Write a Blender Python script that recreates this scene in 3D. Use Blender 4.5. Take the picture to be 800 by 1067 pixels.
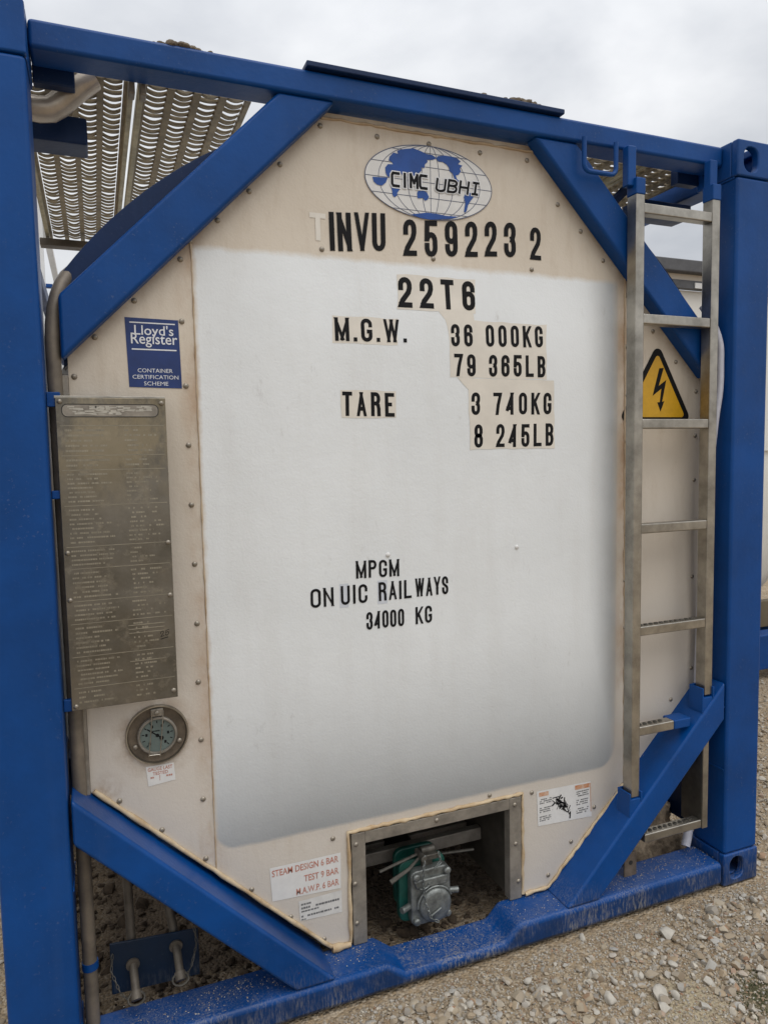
import bpy, bmesh, math, random
import numpy as np
from mathutils import Vector, Matrix, noise
random.seed(7); np.random.seed(7)
for o in list(bpy.data.objects): bpy.data.objects.remove(o)
scene = bpy.context.scene
COL = scene.collection
PI = math.pi

# ------------------------------------------------------------------ camera
cd = bpy.data.cameras.new("camera"); cam = bpy.data.objects.new("camera", cd); COL.objects.link(cam)
cam.location = (0.2618, -1.8305, 1.5709)
cam.rotation_mode = 'XYZ'; cam.rotation_euler = (1.490979, 0.019218, -0.381774)
cd.sensor_fit = 'VERTICAL'; cd.sensor_height = 24.0; cd.lens = 745.05 / 1067 * 24.0
cd.clip_start = 0.05; cd.clip_end = 2000
scene.camera = cam

# ------------------------------------------------------------------ sky, sun, exposure
SUN_EL, SUN_AZ = math.radians(62), math.radians(152)      # veiled sun in front of the tank, high over the camera's right shoulder
world = bpy.data.worlds.new("World"); scene.world = world; world.use_nodes = True
nt = world.node_tree; nt.nodes.clear()
wo = nt.nodes.new('ShaderNodeOutputWorld'); bg = nt.nodes.new('ShaderNodeBackground')
sky = nt.nodes.new('ShaderNodeTexSky'); sky.sky_type = 'NISHITA'; sky.sun_disc = False
sky.sun_elevation = SUN_EL; sky.sun_rotation = SUN_AZ; sky.air_density = 1.0; sky.dust_density = 3.0
tc = nt.nodes.new('ShaderNodeTexCoord'); mp = nt.nodes.new('ShaderNodeMapping'); mp.inputs['Scale'].default_value = (1.0, 1.0, 2.2)
n1 = nt.nodes.new('ShaderNodeTexNoise'); n1.inputs['Scale'].default_value = 2.1; n1.inputs['Detail'].default_value = 7; n1.inputs['Roughness'].default_value = 0.5
n1.inputs['Distortion'].default_value = 0.35
cr = nt.nodes.new('ShaderNodeValToRGB')
cr.color_ramp.elements[0].position = 0.36; cr.color_ramp.elements[0].color = (5.7, 5.95, 6.4, 1)
cr.color_ramp.elements[1].position = 0.62; cr.color_ramp.elements[1].color = (9.4, 9.5, 9.65, 1)
mx = nt.nodes.new('ShaderNodeMixRGB'); mx.inputs[0].default_value = 0.93
nt.links.new(tc.outputs['Generated'], mp.inputs[0]); nt.links.new(mp.outputs[0], n1.inputs[0]); nt.links.new(n1.outputs[0], cr.inputs[0])
nt.links.new(sky.outputs[0], mx.inputs[1]); nt.links.new(cr.outputs[0], mx.inputs[2])
sp_ = nt.nodes.new('ShaderNodeSeparateXYZ'); nt.links.new(tc.outputs['Generated'], sp_.inputs[0])
mr = nt.nodes.new('ShaderNodeMapRange'); mr.inputs[1].default_value = 0.30; mr.inputs[2].default_value = 1.0; mr.inputs[3].default_value = 0.97; mr.inputs[4].default_value = 1.70
nt.links.new(sp_.outputs[2], mr.inputs[0])                      # an overcast sky is brightest overhead
vm = nt.nodes.new('ShaderNodeVectorMath'); vm.operation = 'SCALE'; nt.links.new(mx.outputs[0], vm.inputs[0]); nt.links.new(mr.outputs[0], vm.inputs['Scale'])
nt.links.new(vm.outputs[0], bg.inputs[0]); bg.inputs[1].default_value = 0.10
nt.links.new(bg.outputs[0], wo.inputs[0])
sl = bpy.data.lights.new("sun", 'SUN'); sun = bpy.data.objects.new("sun", sl); COL.objects.link(sun)
sl.energy = 1.0; sl.angle = math.radians(45); sl.color = (1.0, 0.985, 0.965)
sdir = Vector((math.sin(SUN_AZ) * math.cos(SUN_EL), math.cos(SUN_AZ) * math.cos(SUN_EL), math.sin(SUN_EL)))
sun.rotation_euler = sdir.to_track_quat('Z', 'Y').to_euler(); sun.location = (0, -5, 8)
scene.view_settings.view_transform = 'Standard'; scene.view_settings.look = 'None'
scene.view_settings.exposure = 0.0; scene.view_settings.gamma = 1.0; scene.view_settings.use_curve_mapping = False

# ------------------------------------------------------------------ material helpers
def lin(r, g, b):
    f = lambda c: (c/255/12.92) if c/255 <= 0.04045 else ((c/255+0.055)/1.055)**2.4
    return (f(r), f(g), f(b), 1)
class Mat:
    def __init__(s, name, rough=0.5, metal=0.0):
        s.m = bpy.data.materials.new(name); s.m.use_nodes = True
        s.t = s.m.node_tree; s.b = s.t.nodes['Principled BSDF']
        s.b.inputs['Roughness'].default_value = rough; s.b.inputs['Metallic'].default_value = metal
        s.geo = None; s._obj = None
    def n(s, t, **kw):
        x = s.t.nodes.new(t)
        for k, v in kw.items():
            if k.startswith('i_'): x.inputs[k[2:].replace('_', ' ')].default_value = v
            else: setattr(x, k, v)
        return x
    def l(s, a, b): s.t.links.new(a, b)
    def obj(s):
        if not s._obj: s._obj = s.n('ShaderNodeTexCoord').outputs['Object']
        return s._obj
    def noise(s, scale, detail=4, rough=0.55, stretch=None, dist=0.0):
        v = s.obj()
        if stretch:
            m = s.n('ShaderNodeMapping'); m.inputs['Scale'].default_value = stretch; s.l(v, m.inputs[0]); v = m.outputs[0]
        x = s.n('ShaderNodeTexNoise'); x.inputs['Scale'].default_value = scale; x.inputs['Detail'].default_value = detail
        x.inputs['Roughness'].default_value = rough; x.inputs['Distortion'].default_value = dist
        s.l(v, x.inputs[0]); return x.outputs[0]
    def ramp(s, f, a, b, ca=0.0, cb=1.0):
        x = s.n('ShaderNodeMapRange'); x.clamp = True
        x.inputs[1].default_value = a; x.inputs[2].default_value = b; x.inputs[3].default_value = ca; x.inputs[4].default_value = cb
        s.l(f, x.inputs[0]); return x.outputs[0]
    def mix(s, f, a, b):
        x = s.n('ShaderNodeMixRGB')
        for i, v in ((0, f), (1, a), (2, b)):
            if isinstance(v, (tuple, float, int)): x.inputs[i].default_value = v
            else: s.l(v, x.inputs[i])
        return x.outputs[0]
    def math(s, op, a, b=None):
        x = s.n('ShaderNodeMath'); x.operation = op
        for i, v in ((0, a), (1, b)):
            if v is None: continue
            if isinstance(v, (float, int)): x.inputs[i].default_value = v
            else: s.l(v, x.inputs[i])
        return x.outputs[0]
    def sep(s, v):
        x = s.n('ShaderNodeSeparateXYZ'); s.l(v, x.inputs[0]); return x.outputs
    def color(s, c):
        if isinstance(c, tuple): s.b.inputs['Base Color'].default_value = c
        else: s.l(c, s.b.inputs['Base Color'])
    def rough(s, r): s.l(r, s.b.inputs['Roughness'])
    def bump(s, f, strength=0.2, dist=0.01):
        x = s.n('ShaderNodeBump'); x.inputs['Strength'].default_value = strength; x.inputs['Distance'].default_value = dist
        s.l(f, x.inputs['Height']); s.l(x.outputs[0], s.b.inputs['Normal'])
    def up(s):
        g = s.n('ShaderNodeNewGeometry'); return s.sep(g.outputs['True Normal'])[2]

def blue_paint(name, dusty=0.0, base=(0.0014, 0.060, 0.250, 1), dark=(0.0011, 0.038, 0.155, 1)):
    m = Mat(name, 0.42); m.b.inputs['Specular IOR Level'].default_value = 0.26
    big = m.noise(3.0, 5, 0.6)
    c = m.mix(m.ramp(big, 0.35, 0.7), base, dark)
    # pale scratches and dust specks
    sp = m.noise(120, 3, 0.6); msk = m.noise(6, 4, 0.6)
    f = m.math('MULTIPLY', m.ramp(sp, 0.63, 0.70), m.ramp(msk, 0.45, 0.65))
    c = m.mix(m.math('MULTIPLY', f, 0.16), c, (0.30, 0.32, 0.33, 1))
    rs = m.math('MULTIPLY', m.ramp(m.noise(46, 5, 0.7), 0.66, 0.72), m.ramp(m.noise(4.5, 4, 0.6), 0.52, 0.66))
    c = m.mix(m.math('MULTIPLY', rs, 0.7), c, (0.10, 0.05, 0.025, 1))
    st = m.noise(14, 4, 0.6, (1, 1, 0.06))
    c = m.mix(m.math('MULTIPLY', m.ramp(st, 0.55, 0.75), 0.10), c, (0.05, 0.11, 0.26, 1))
    if dusty > 0:
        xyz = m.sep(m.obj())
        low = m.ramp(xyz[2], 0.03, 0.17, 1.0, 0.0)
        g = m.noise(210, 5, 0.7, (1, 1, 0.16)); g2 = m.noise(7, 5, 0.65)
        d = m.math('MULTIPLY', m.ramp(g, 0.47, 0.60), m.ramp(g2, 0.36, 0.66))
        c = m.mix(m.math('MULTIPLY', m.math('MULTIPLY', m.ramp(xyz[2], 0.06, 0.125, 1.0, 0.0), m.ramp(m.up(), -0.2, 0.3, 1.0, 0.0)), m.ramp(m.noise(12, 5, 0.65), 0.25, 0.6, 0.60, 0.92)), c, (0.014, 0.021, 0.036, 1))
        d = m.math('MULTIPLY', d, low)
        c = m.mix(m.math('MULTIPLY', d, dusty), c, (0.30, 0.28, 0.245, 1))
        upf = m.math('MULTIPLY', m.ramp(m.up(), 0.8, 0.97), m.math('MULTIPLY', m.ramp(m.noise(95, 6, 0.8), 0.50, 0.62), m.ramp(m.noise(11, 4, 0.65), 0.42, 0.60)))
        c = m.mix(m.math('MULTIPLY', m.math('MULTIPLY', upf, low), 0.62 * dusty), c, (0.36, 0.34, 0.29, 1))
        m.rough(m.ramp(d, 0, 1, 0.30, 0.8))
    else:
        m.rough(m.ramp(m.noise(8, 4), 0.3, 0.7, 0.36, 0.52))
    m.color(c)
    m.bump(m.math('ADD', m.noise(70, 3, 0.5), m.math('MULTIPLY', m.noise(5, 3, 0.5), 4.0)), 0.16, 0.003)
    return m.m
BLUE = blue_paint("blue_frame_paint")
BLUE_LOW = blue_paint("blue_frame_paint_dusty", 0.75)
NAVY = blue_paint("navy_frame_paint", 0, (0.005, 0.024, 0.085, 1), (0.004, 0.016, 0.055, 1))

def cream_paint(name, white=False):
    m = Mat(name, 0.45)
    x, y, z = m.sep(m.obj())[0:3]
    base = m.mix(m.ramp(m.noise(1.6, 5, 0.6), 0.3, 0.7), (0.665, 0.59, 0.49, 1), (0.58, 0.508, 0.41, 1))
    base = m.mix(m.math('MULTIPLY', m.ramp(m.noise(26, 6, 0.7, (1, 1, 0.25)), 0.52, 0.75), 0.30), base, (0.42, 0.33, 0.23, 1))
    if white:
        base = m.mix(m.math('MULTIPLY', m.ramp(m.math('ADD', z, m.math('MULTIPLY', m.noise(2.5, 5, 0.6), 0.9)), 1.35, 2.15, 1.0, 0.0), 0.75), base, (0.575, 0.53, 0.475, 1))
        for cx_, cz_, r0_, r1_, a_ in ((0.379, 0.835, 0.07, 0.125, 0.7), (0.245, 0.705, 0.0, 0.06, 0.8)):
            dx = m.math('SUBTRACT', x, cx_); dz = m.math('SUBTRACT', z, cz_)
            rr = m.math('SQRT', m.math('ADD', m.math('MULTIPLY', dx, dx), m.math('MULTIPLY', dz, dz)))
            f = m.math('MULTIPLY', m.ramp(rr, r0_, r1_, 1.0, 0.0), m.ramp(m.noise(22, 6, 0.7), 0.36, 0.62))
            base = m.mix(m.math('MULTIPLY', f, a_), base, (0.30, 0.20, 0.12, 1))
        jag = m.math('MULTIPLY', m.math('SUBTRACT', m.noise(9, 6, 0.65), 0.5), 0.035)
        jag2 = m.math('MULTIPLY', m.math('SUBTRACT', m.noise(24, 5, 0.65), 0.5), 0.022)
        # rust and grime near the seams
        for sx in (0.512, 1.915):
            d = m.math('ABSOLUTE', m.math('SUBTRACT', m.math('ADD', x, m.math('MULTIPLY', jag, 0.6)), sx))
            f = m.math('MULTIPLY', m.ramp(d, 0.0, 0.045, 1.0, 0.0), m.ramp(m.noise(5, 5, 0.7, (1, 1, 0.6)), 0.42, 0.68))
            base = m.mix(m.math('MULTIPLY', f, 0.75), base, (0.36, 0.20, 0.09, 1))
        for k1, k0_, sg in ((-1.0, 1.632, 1), (1.0, 4.062, 1)):
            q_ = m.math('SUBTRACT', k0_, m.math('ADD', z, m.math('MULTIPLY', x, k1)))
            f = m.math('MULTIPLY', m.ramp(m.math('ADD', q_, m.math('MULTIPLY', jag, 1.5)), 0.0, 0.06, 1.0, 0.0), m.ramp(m.noise(9, 5, 0.7), 0.30, 0.58))
            base = m.mix(m.math('MULTIPLY', f, 0.85), base, (0.23, 0.16, 0.10, 1))
        f = m.math('MULTIPLY', m.ramp(m.math('ADD', z, m.math('MULTIPLY', jag, 2.0)), 2.43, 2.51), m.ramp(m.noise(6, 5, 0.7, (1, 1, 0.3)), 0.38, 0.66))
        base = m.mix(m.math('MULTIPLY', f, 0.5), base, (0.33, 0.22, 0.13, 1))
        stn = m.math('MULTIPLY', m.ramp(m.noise(3.5, 6, 0.7, (1, 1, 0.35)), 0.52, 0.72), m.ramp(m.noise(40, 5, 0.7, (1, 1, 0.12)), 0.42, 0.66))
        base = m.mix(m.math('MULTIPLY', stn, 0.45), base, (0.40, 0.30, 0.19, 1))
        # sprayed white field with soft, uneven edges; the bulge's grey shading painted into its lower and right borders
        xl = m.math('ADD', x, jag2); zt = m.math('ADD', z, jag)
        e = m.ramp(xl, 0.516, 0.530)
        e = m.math('MULTIPLY', e, m.ramp(m.math('ADD', x, m.math('MULTIPLY', jag, 0.5)), 1.862, 1.905, 1.0, 0.0))
        e = m.math('MULTIPLY', e, m.ramp(zt, 2.112, 2.130, 1.0, 0.0))
        e = m.math('MULTIPLY', e, m.ramp(m.math('ADD', z, m.math('MULTIPLY', jag, 0.4)), 0.472, 0.484))
        # rounded lower corners of the sprayed field
        for cx_, sg in ((0.60, -1), (1.80, 1)):
            dx = m.math('MAXIMUM', m.math('MULTIPLY', m.math('SUBTRACT', x, cx_), float(sg)), 0.0)
            dz = m.math('MAXIMUM', m.math('SUBTRACT', 0.56, z), 0.0)
            rr = m.math('SQRT', m.math('ADD', m.math('MULTIPLY', dx, dx), m.math('MULTIPLY', dz, dz)))
            e = m.math('MULTIPLY', e, m.ramp(rr, 0.084, 0.094, 1.0, 0.0))
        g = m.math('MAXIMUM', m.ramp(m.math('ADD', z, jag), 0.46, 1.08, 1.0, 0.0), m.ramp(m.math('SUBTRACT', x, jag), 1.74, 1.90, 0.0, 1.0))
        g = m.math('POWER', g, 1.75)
        wc = m.mix(m.ramp(m.noise(2.2, 5, 0.6), 0.35, 0.7), (0.78, 0.80, 0.80, 1), (0.72, 0.74, 0.74, 1))
        wc = m.mix(m.math('MULTIPLY', m.ramp(m.noise(11, 4, 0.6, (1, 1, 0.12)), 0.5, 0.75), 0.25), wc, (0.62, 0.61, 0.58, 1))
        scf = m.math('MULTIPLY', m.ramp(m.noise(30, 6, 0.75, (1, 1, 0.4)), 0.60, 0.72), m.ramp(m.noise(3, 5, 0.6), 0.48, 0.62))
        wc = m.mix(m.math('MULTIPLY', scf, 0.5), wc, (0.45, 0.44, 0.42, 1))
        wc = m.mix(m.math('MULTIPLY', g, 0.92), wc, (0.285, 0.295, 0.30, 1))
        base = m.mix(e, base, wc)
        m.bump(m.math('ADD', m.noise(150, 3, 0.6), m.math('MULTIPLY', m.noise(6, 4), 5.0)), 0.22, 0.003)
        m.rough(m.ramp(e, 0, 1, 0.5, 0.33))
    else:
        m.bump(m.noise(60, 3, 0.6), 0.10, 0.003)
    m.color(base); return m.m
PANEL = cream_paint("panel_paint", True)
DIRTYNAVY = blue_paint("dirty_navy_paint", 0.9, (0.006, 0.018, 0.042, 1), (0.012, 0.016, 0.022, 1))
CREAM = cream_paint("cream_paint")
def plain(name, c, rough=0.5, metal=0.0, var=0.25, scale=20, bump=0.0, bscale=60, dark=None):
    m = Mat(name, rough, metal)
    d = dark or tuple(v*(1-var) for v in c[:3]) + (1,)
    m.color(m.mix(m.ramp(m.noise(scale, 5, 0.65), 0.35, 0.68), c, d))
    if bump: m.bump(m.noise(bscale, 4, 0.6), bump, 0.004)
    return m.m
STEEL = plain("stainless_steel", (0.46, 0.43, 0.375, 1), 0.34, 0.92, 0.45, 11, 0.06)
STEEL_DULL = plain("dull_steel", (0.34, 0.305, 0.255, 1), 0.55, 0.45, 0.45, 16, 0.1)
GALV = plain("galvanised_grating", (0.30, 0.24, 0.15, 1), 0.6, 0.2, 0.45, 25, 0.15)
PALETUBE = plain("pale_tube", (0.60, 0.52, 0.42, 1), 0.35, 0.4, 0.35, 12, 0.1)
TAN = plain("tan_pipe", (0.215, 0.178, 0.135, 1), 0.5, 0.2, 0.45, 12, 0.1)
BRONZE = plain("brown_pipe", (0.135, 0.115, 0.09, 1), 0.55, 0.3, 0.5, 16, 0.15)
BLACK = plain("black_lettering", (0.010, 0.010, 0.011, 1), 0.6, 0, 0.3)
BLACK.node_tree.nodes['Principled BSDF'].inputs['Specular IOR Level'].default_value = 0.15
WHITE = plain("white_print", (0.75, 0.76, 0.78, 1), 0.5, 0, 0.12)
NAVYPRINT = plain("navy_print", (0.010, 0.035, 0.16, 1), 0.4, 0, 0.25)
BLUEPRINT = plain("blue_print", (0.007, 0.070, 0.32, 1), 0.5, 0, 0.25)
LINEPRINT = plain("globe_line_print", (0.10, 0.12, 0.19, 1), 0.5, 0, 0.3)
YELLOW = plain("yellow_print", (0.66, 0.36, 0.012, 1), 0.42, 0, 0.12, 40)
REDPRINT = plain("faded_red_print", (0.45, 0.13, 0.08, 1), 0.55, 0, 0.0, 45, dark=(0.52, 0.30, 0.24, 1))
ORANGEPRINT = plain("faded_orange_print", (0.50, 0.20, 0.08, 1), 0.55, 0, 0.0, 45, dark=(0.62, 0.47, 0.36, 1))
GREYPRINT = plain("grey_print", (0.18, 0.18, 0.18, 1), 0.55, 0, 0.4, 60)
STICKER = plain("sticker_film", (0.68, 0.665, 0.63, 1), 0.4, 0, 0.15, 30)
STICKER_W = plain("sticker_film_pale", (0.72, 0.71, 0.685, 1), 0.4, 0, 0.1, 30)
PATCH = plain("masked_cream", (0.735, 0.685, 0.60, 1), 0.5, 0, 0.1, 14)
GHOST = plain("ghost_print", (0.72, 0.675, 0.595, 1), 0.5, 0, 0.1)
SEAL = plain("cream_sealant", (0.62, 0.50, 0.33, 1), 0.65, 0, 0.0, 14, 0.3, 60, dark=(0.40, 0.27, 0.14, 1))
SEALB = plain("brown_sealant", (0.36, 0.25, 0.15, 1), 0.7, 0, 0.0, 10, 0.3, 60, dark=(0.55, 0.44, 0.31, 1))
RIVET = plain("rivet_steel", (0.42, 0.37, 0.30, 1), 0.4, 0.6, 0.5, 60)
GREEN = plain("green_enamel", (0.012, 0.10, 0.075, 1), 0.42, 0, 0.5, 25, 0.1)
VALVE = plain("valve_steel", (0.27, 0.285, 0.27, 1), 0.48, 0.6, 0.6, 34, 0.45, 70)
LEVER = plain("lever_steel", (0.14, 0.13, 0.11, 1), 0.5, 0.5, 0.5, 40, 0.2)
DARK = plain("dark_steel", (0.035, 0.032, 0.028, 1), 0.7, 0.1, 0.4)
DIAL = plain("gauge_dial", (0.135, 0.175, 0.165, 1), 0.3, 0, 0.2)
RECESS = plain("brown_recess", (0.15, 0.118, 0.085, 1), 0.5, 0.2, 0.5, 30)
RUSTY = plain("rusty_tab", (0.20, 0.155, 0.115, 1), .7, .2, .5, 30, .2)
HOSE = plain("white_hose", (0.58, 0.58, 0.64, 1), 0.45, 0, 0.15, 30)
GREYRAIL = plain("grey_rail", (0.10, 0.10, 0.105, 1), 0.6, 0, 0.3)
CLAD = plain("cream_cladding", (0.77, 0.75, 0.69, 1), 0.45, 0, 0.1, 3)
CLADW = plain("white_cladding", (0.72, 0.73, 0.73, 1), 0.45, 0, 0.1, 3)
BROWNB = plain("brown_band", (0.20, 0.155, 0.09, 1), 0.7, 0, 0.3, 5)
HEAP = plain("sandy_heap", (0.50, 0.385, 0.265, 1), 0.95, 0, 0.55, 55, 0.8, 90)
DIRT = plain("dried_dirt", (0.22, 0.175, 0.125, 1), 0.95, 0, 0.5, 40, 0.5)
def plate_mat():
    m = Mat("etched_plate_steel", 0.42, 0.8)
    z = m.sep(m.obj())[2]
    c = m.mix(m.ramp(m.noise(5, 6, 0.65), 0.32, 0.7), (0.235, 0.215, 0.18, 1), (0.10, 0.09, 0.07, 1))
    c = m.mix(m.math('MULTIPLY', m.ramp(m.noise(30, 5, 0.7), 0.55, 0.72), 0.35), c, (0.42, 0.38, 0.30, 1))
    d = m.math('MULTIPLY', m.ramp(z, 1.42, 1.58), m.ramp(m.noise(9, 6, 0.75, (1, 1, 0.6)), 0.42, 0.58))
    c = m.mix(m.math('MULTIPLY', d, 0.42), c, (0.44, 0.36, 0.22, 1))
    m.color(c); m.rough(m.ramp(m.noise(14, 4), 0.3, 0.7, 0.30, 0.52)); m.bump(m.noise(90, 3), 0.08, 0.002)
    return m.m
PLATE = plate_mat()
def stone_mat():
    m = Mat("gravel_stones", 0.85)
    g = m.n('ShaderNodeNewGeometry'); r = m.n('ShaderNodeValToRGB'); m.l(g.outputs['Random Per Island'], r.inputs[0])
    e = r.color_ramp.elements; e[0].position = 0; e[0].color = (0.20, 0.15, 0.10, 1); e[1].position = 1.0; e[1].color = (0.56, 0.51, 0.42, 1)
    for p, c in ((0.15, (0.36, 0.29, 0.20, 1)), (0.3, (0.27, 0.25, 0.22, 1)), (0.45, (0.42, 0.355, 0.26, 1)), (0.62, (0.36, 0.275, 0.18, 1)), (0.66, (0.30, 0.16, 0.09, 1)), (0.70, (0.48, 0.43, 0.36, 1)), (0.88, (0.38, 0.37, 0.34, 1))):
        k = e.new(p); k.color = c
    hs_ = m.n('ShaderNodeHueSaturation'); hs_.inputs['Value'].default_value = 1.02; m.l(r.outputs[0], hs_.inputs['Color'])
    c = m.mix(m.math('MULTIPLY', m.ramp(m.noise(70, 5, 0.7), 0.4, 0.7), 0.35), hs_.outputs[0], (0.30, 0.23, 0.15, 1))
    m.color(c); m.bump(m.noise(160, 4, 0.65), 0.35, 0.003); return m.m
STONE = stone_mat()
def ground_mat():
    m = Mat("gravelly_soil", 0.95)
    v = m.n('ShaderNodeTexVoronoi'); v.inputs['Scale'].default_value = 95; m.l(m.obj(), v.inputs['Vector'])
    v2 = m.n('ShaderNodeTexVoronoi'); v2.inputs['Scale'].default_value = 42; m.l(m.obj(), v2.inputs['Vector'])
    c = m.mix(m.ramp(m.noise(3, 6, 0.65), 0.3, 0.7), (0.37, 0.275, 0.168, 1), (0.26, 0.19, 0.115, 1))
    sx = m.n('ShaderNodeSeparateColor'); m.l(v.outputs['Color'], sx.inputs[0])
    c = m.mix(m.math('MULTIPLY', m.ramp(sx.outputs[0], 0.35, 0.9), 0.6), c, (0.50, 0.43, 0.33, 1))
    c = m.mix(m.math('MULTIPLY', m.ramp(sx.outputs[1], 0.6, 1.0), 0.6), c, (0.19, 0.145, 0.10, 1))
    # pale cracked-mud patch and dark green patch, some moss but mostly painted shade
    x, y, z = m.sep(m.obj())[0:3]
    def patch(cx, cy, r0, r1):
        dx = m.math('SUBTRACT', x, cx); dy = m.math('SUBTRACT', y, cy)
        d = m.math('SQRT', m.math('ADD', m.math('MULTIPLY', dx, dx), m.math('MULTIPLY', dy, dy)))
        d = m.math('ADD', d, m.math('MULTIPLY', m.math('SUBTRACT', m.noise(14, 5, 0.7), 0.5), 0.16))
        return m.ramp(d, r0, r1, 1.0, 0.0)
    c = m.mix(m.math('MULTIPLY', patch(1.76, -0.36, 0.07, 0.14), 0.8), c, (0.42, 0.355, 0.235, 1))
    c = m.mix(m.math('MULTIPLY', patch(1.97, -0.415, 0.03, 0.11), 0.85), c, (0.055, 0.06, 0.022, 1))
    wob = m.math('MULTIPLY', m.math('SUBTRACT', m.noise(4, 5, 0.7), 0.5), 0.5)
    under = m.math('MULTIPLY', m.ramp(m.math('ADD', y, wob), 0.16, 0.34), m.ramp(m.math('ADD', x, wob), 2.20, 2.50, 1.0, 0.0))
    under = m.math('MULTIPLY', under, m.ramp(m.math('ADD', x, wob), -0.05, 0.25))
    c = m.mix(m.math('MULTIPLY', under, 0.92), c, (0.075, 0.052, 0.033, 1))  # soil below the container painted darker for the shade there
    m.color(c)
    h = m.math('ADD', m.math('MULTIPLY', m.ramp(v.outputs['Distance'], 0, 0.8, 1, 0), 1.0), m.math('MULTIPLY', m.ramp(v2.outputs['Distance'], 0, 0.7, 1, 0), 0.8))
    m.bump(h, 0.8, 0.008); return m.m
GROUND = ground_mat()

# ------------------------------------------------------------------ mesh helpers
class MB:
    def __init__(s): s.v = []; s.f = []
    def add(s, vs, fs):
        k = len(s.v); s.v += [tuple(a) for a in vs]; s.f += [tuple(k+i for i in f) for f in fs]; return s
    def box(s, x0, x1, y0, y1, z0, z1):
        return s.add([(x0,y0,z0),(x1,y0,z0),(x1,y1,z0),(x0,y1,z0),(x0,y0,z1),(x1,y0,z1),(x1,y1,z1),(x0,y1,z1)],
                     [(0,3,2,1),(4,5,6,7),(0,1,5,4),(1,2,6,5),(2,3,7,6),(3,0,4,7)])
    def prism(s, pts, y0, y1):            # pts in XZ, extruded along y
        a = sum(pts[i][0]*pts[(i+1)%len(pts)][1]-pts[(i+1)%len(pts)][0]*pts[i][1] for i in range(len(pts)))
        if a < 0: pts = pts[::-1]
        n = len(pts)
        return s.add([(x,y0,z) for x,z in pts]+[(x,y1,z) for x,z in pts],
                     [tuple(range(n)), tuple(range(2*n-1,n-1,-1))]+[(i, i+n, (i+1)%n+n, (i+1)%n) for i in range(n)])
    def flat(s, pts, y):                  # one polygon in XZ facing -y
        a = sum(pts[i][0]*pts[(i+1)%len(pts)][1]-pts[(i+1)%len(pts)][0]*pts[i][1] for i in range(len(pts)))
        if a < 0: pts = pts[::-1]
        return s.add([(x,y,z) for x,z in pts], [tuple(range(len(pts)))])
    def tube(s, path, r, n=10, cap=True, rs=None):
        P = [Vector(p) for p in path]; k0 = len(s.v); m = len(P); up = None
        for i, p in enumerate(P):
            t = (P[min(i+1,m-1)]-P[max(i-1,0)]).normalized()
            if up is None: up = t.orthogonal().normalized()
            up = (up - t*up.dot(t)).normalized(); w = t.cross(up)
            rr = rs[i] if rs else r
            s.v += [tuple(p+rr*(math.cos(a)*up+math.sin(a)*w)) for a in (2*PI*j/n for j in range(n))]
        for i in range(m-1):
            for j in range(n):
                a = k0+i*n; s.f.append((a+j, a+(j+1)%n, a+n+(j+1)%n, a+n+j))
        if cap:
            s.f.append(tuple(k0+j for j in range(n-1,-1,-1))); s.f.append(tuple(k0+(m-1)*n+j for j in range(n)))
        return s
    def lathe(s, prof, c, axis, n=40, cap=True):    # prof = (radius, distance along axis)
        ax = Vector(axis).normalized(); u = ax.orthogonal().normalized(); w = ax.cross(u); c = Vector(c); k0 = len(s.v)
        for r, h in prof:
            s.v += [tuple(c+ax*h+r*(math.cos(a)*u+math.sin(a)*w)) for a in (2*PI*j/n for j in range(n))]
        for i in range(len(prof)-1):
            for j in range(n):
                a = k0+i*n; s.f.append((a+j, a+(j+1)%n, a+n+(j+1)%n, a+n+j))
        if cap and prof[0][0] > 1e-4: s.f.append(tuple(k0+j for j in range(n-1,-1,-1)))
        if cap and prof[-1][0] > 1e-4: s.f.append(tuple(k0+(len(prof)-1)*n+j for j in range(n)))
        return s
    def build(s, name, mat, parent=None, bevel=0, seg=2, smooth=False, angle=35):
        me = bpy.data.meshes.new(name); me.from_pydata(s.v, [], s.f); me.validate()
        bm = bmesh.new(); bm.from_mesh(me); bmesh.ops.recalc_face_normals(bm, faces=bm.faces) if not getattr(s,'keep',False) else None
        bm.to_mesh(me); bm.free()
        me.materials.append(mat); o = bpy.data.objects.new(name, me); COL.objects.link(o)
        if parent: o.parent = parent
        if smooth:
            me.polygons.foreach_set('use_smooth', [True]*len(me.polygons)); me.set_sharp_from_angle(angle=math.radians(angle))
        if bevel:
            b = o.modifiers.new('bevel', 'BEVEL'); b.width = bevel; b.segments = seg; b.limit_method = 'ANGLE'; b.angle_limit = math.radians(40)
            me.polygons.foreach_set('use_smooth', [True]*len(me.polygons)); b.harden_normals = True
        return o
def arc(cx, cz, rx, rz, a0, a1, n=8):
    return [(cx+rx*math.cos(math.radians(a0+(a1-a0)*i/n)), cz+rz*math.sin(math.radians(a0+(a1-a0)*i/n))) for i in range(n+1)]
def ribbon(pts, t, closed=False):
    P = [Vector(p) for p in pts]; n = len(P); L = []; R = []
    for i in range(n):
        if closed: a, b = P[i]-P[i-1], P[(i+1)%n]-P[i]
        else: a = P[i]-P[i-1] if i else P[1]-P[0]; b = P[i+1]-P[i] if i < n-1 else P[-1]-P[-2]
        a = a.normalized(); b = b.normalized(); na = Vector((-a.y,a.x)); nb = Vector((-b.y,b.x)); m = (na+nb)
        m = m.normalized() if m.length > 1e-6 else na
        k = t/2/max(0.42, m.dot(na)); L.append(P[i]+m*k); R.append(P[i]-m*k)
    return L, R
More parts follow.
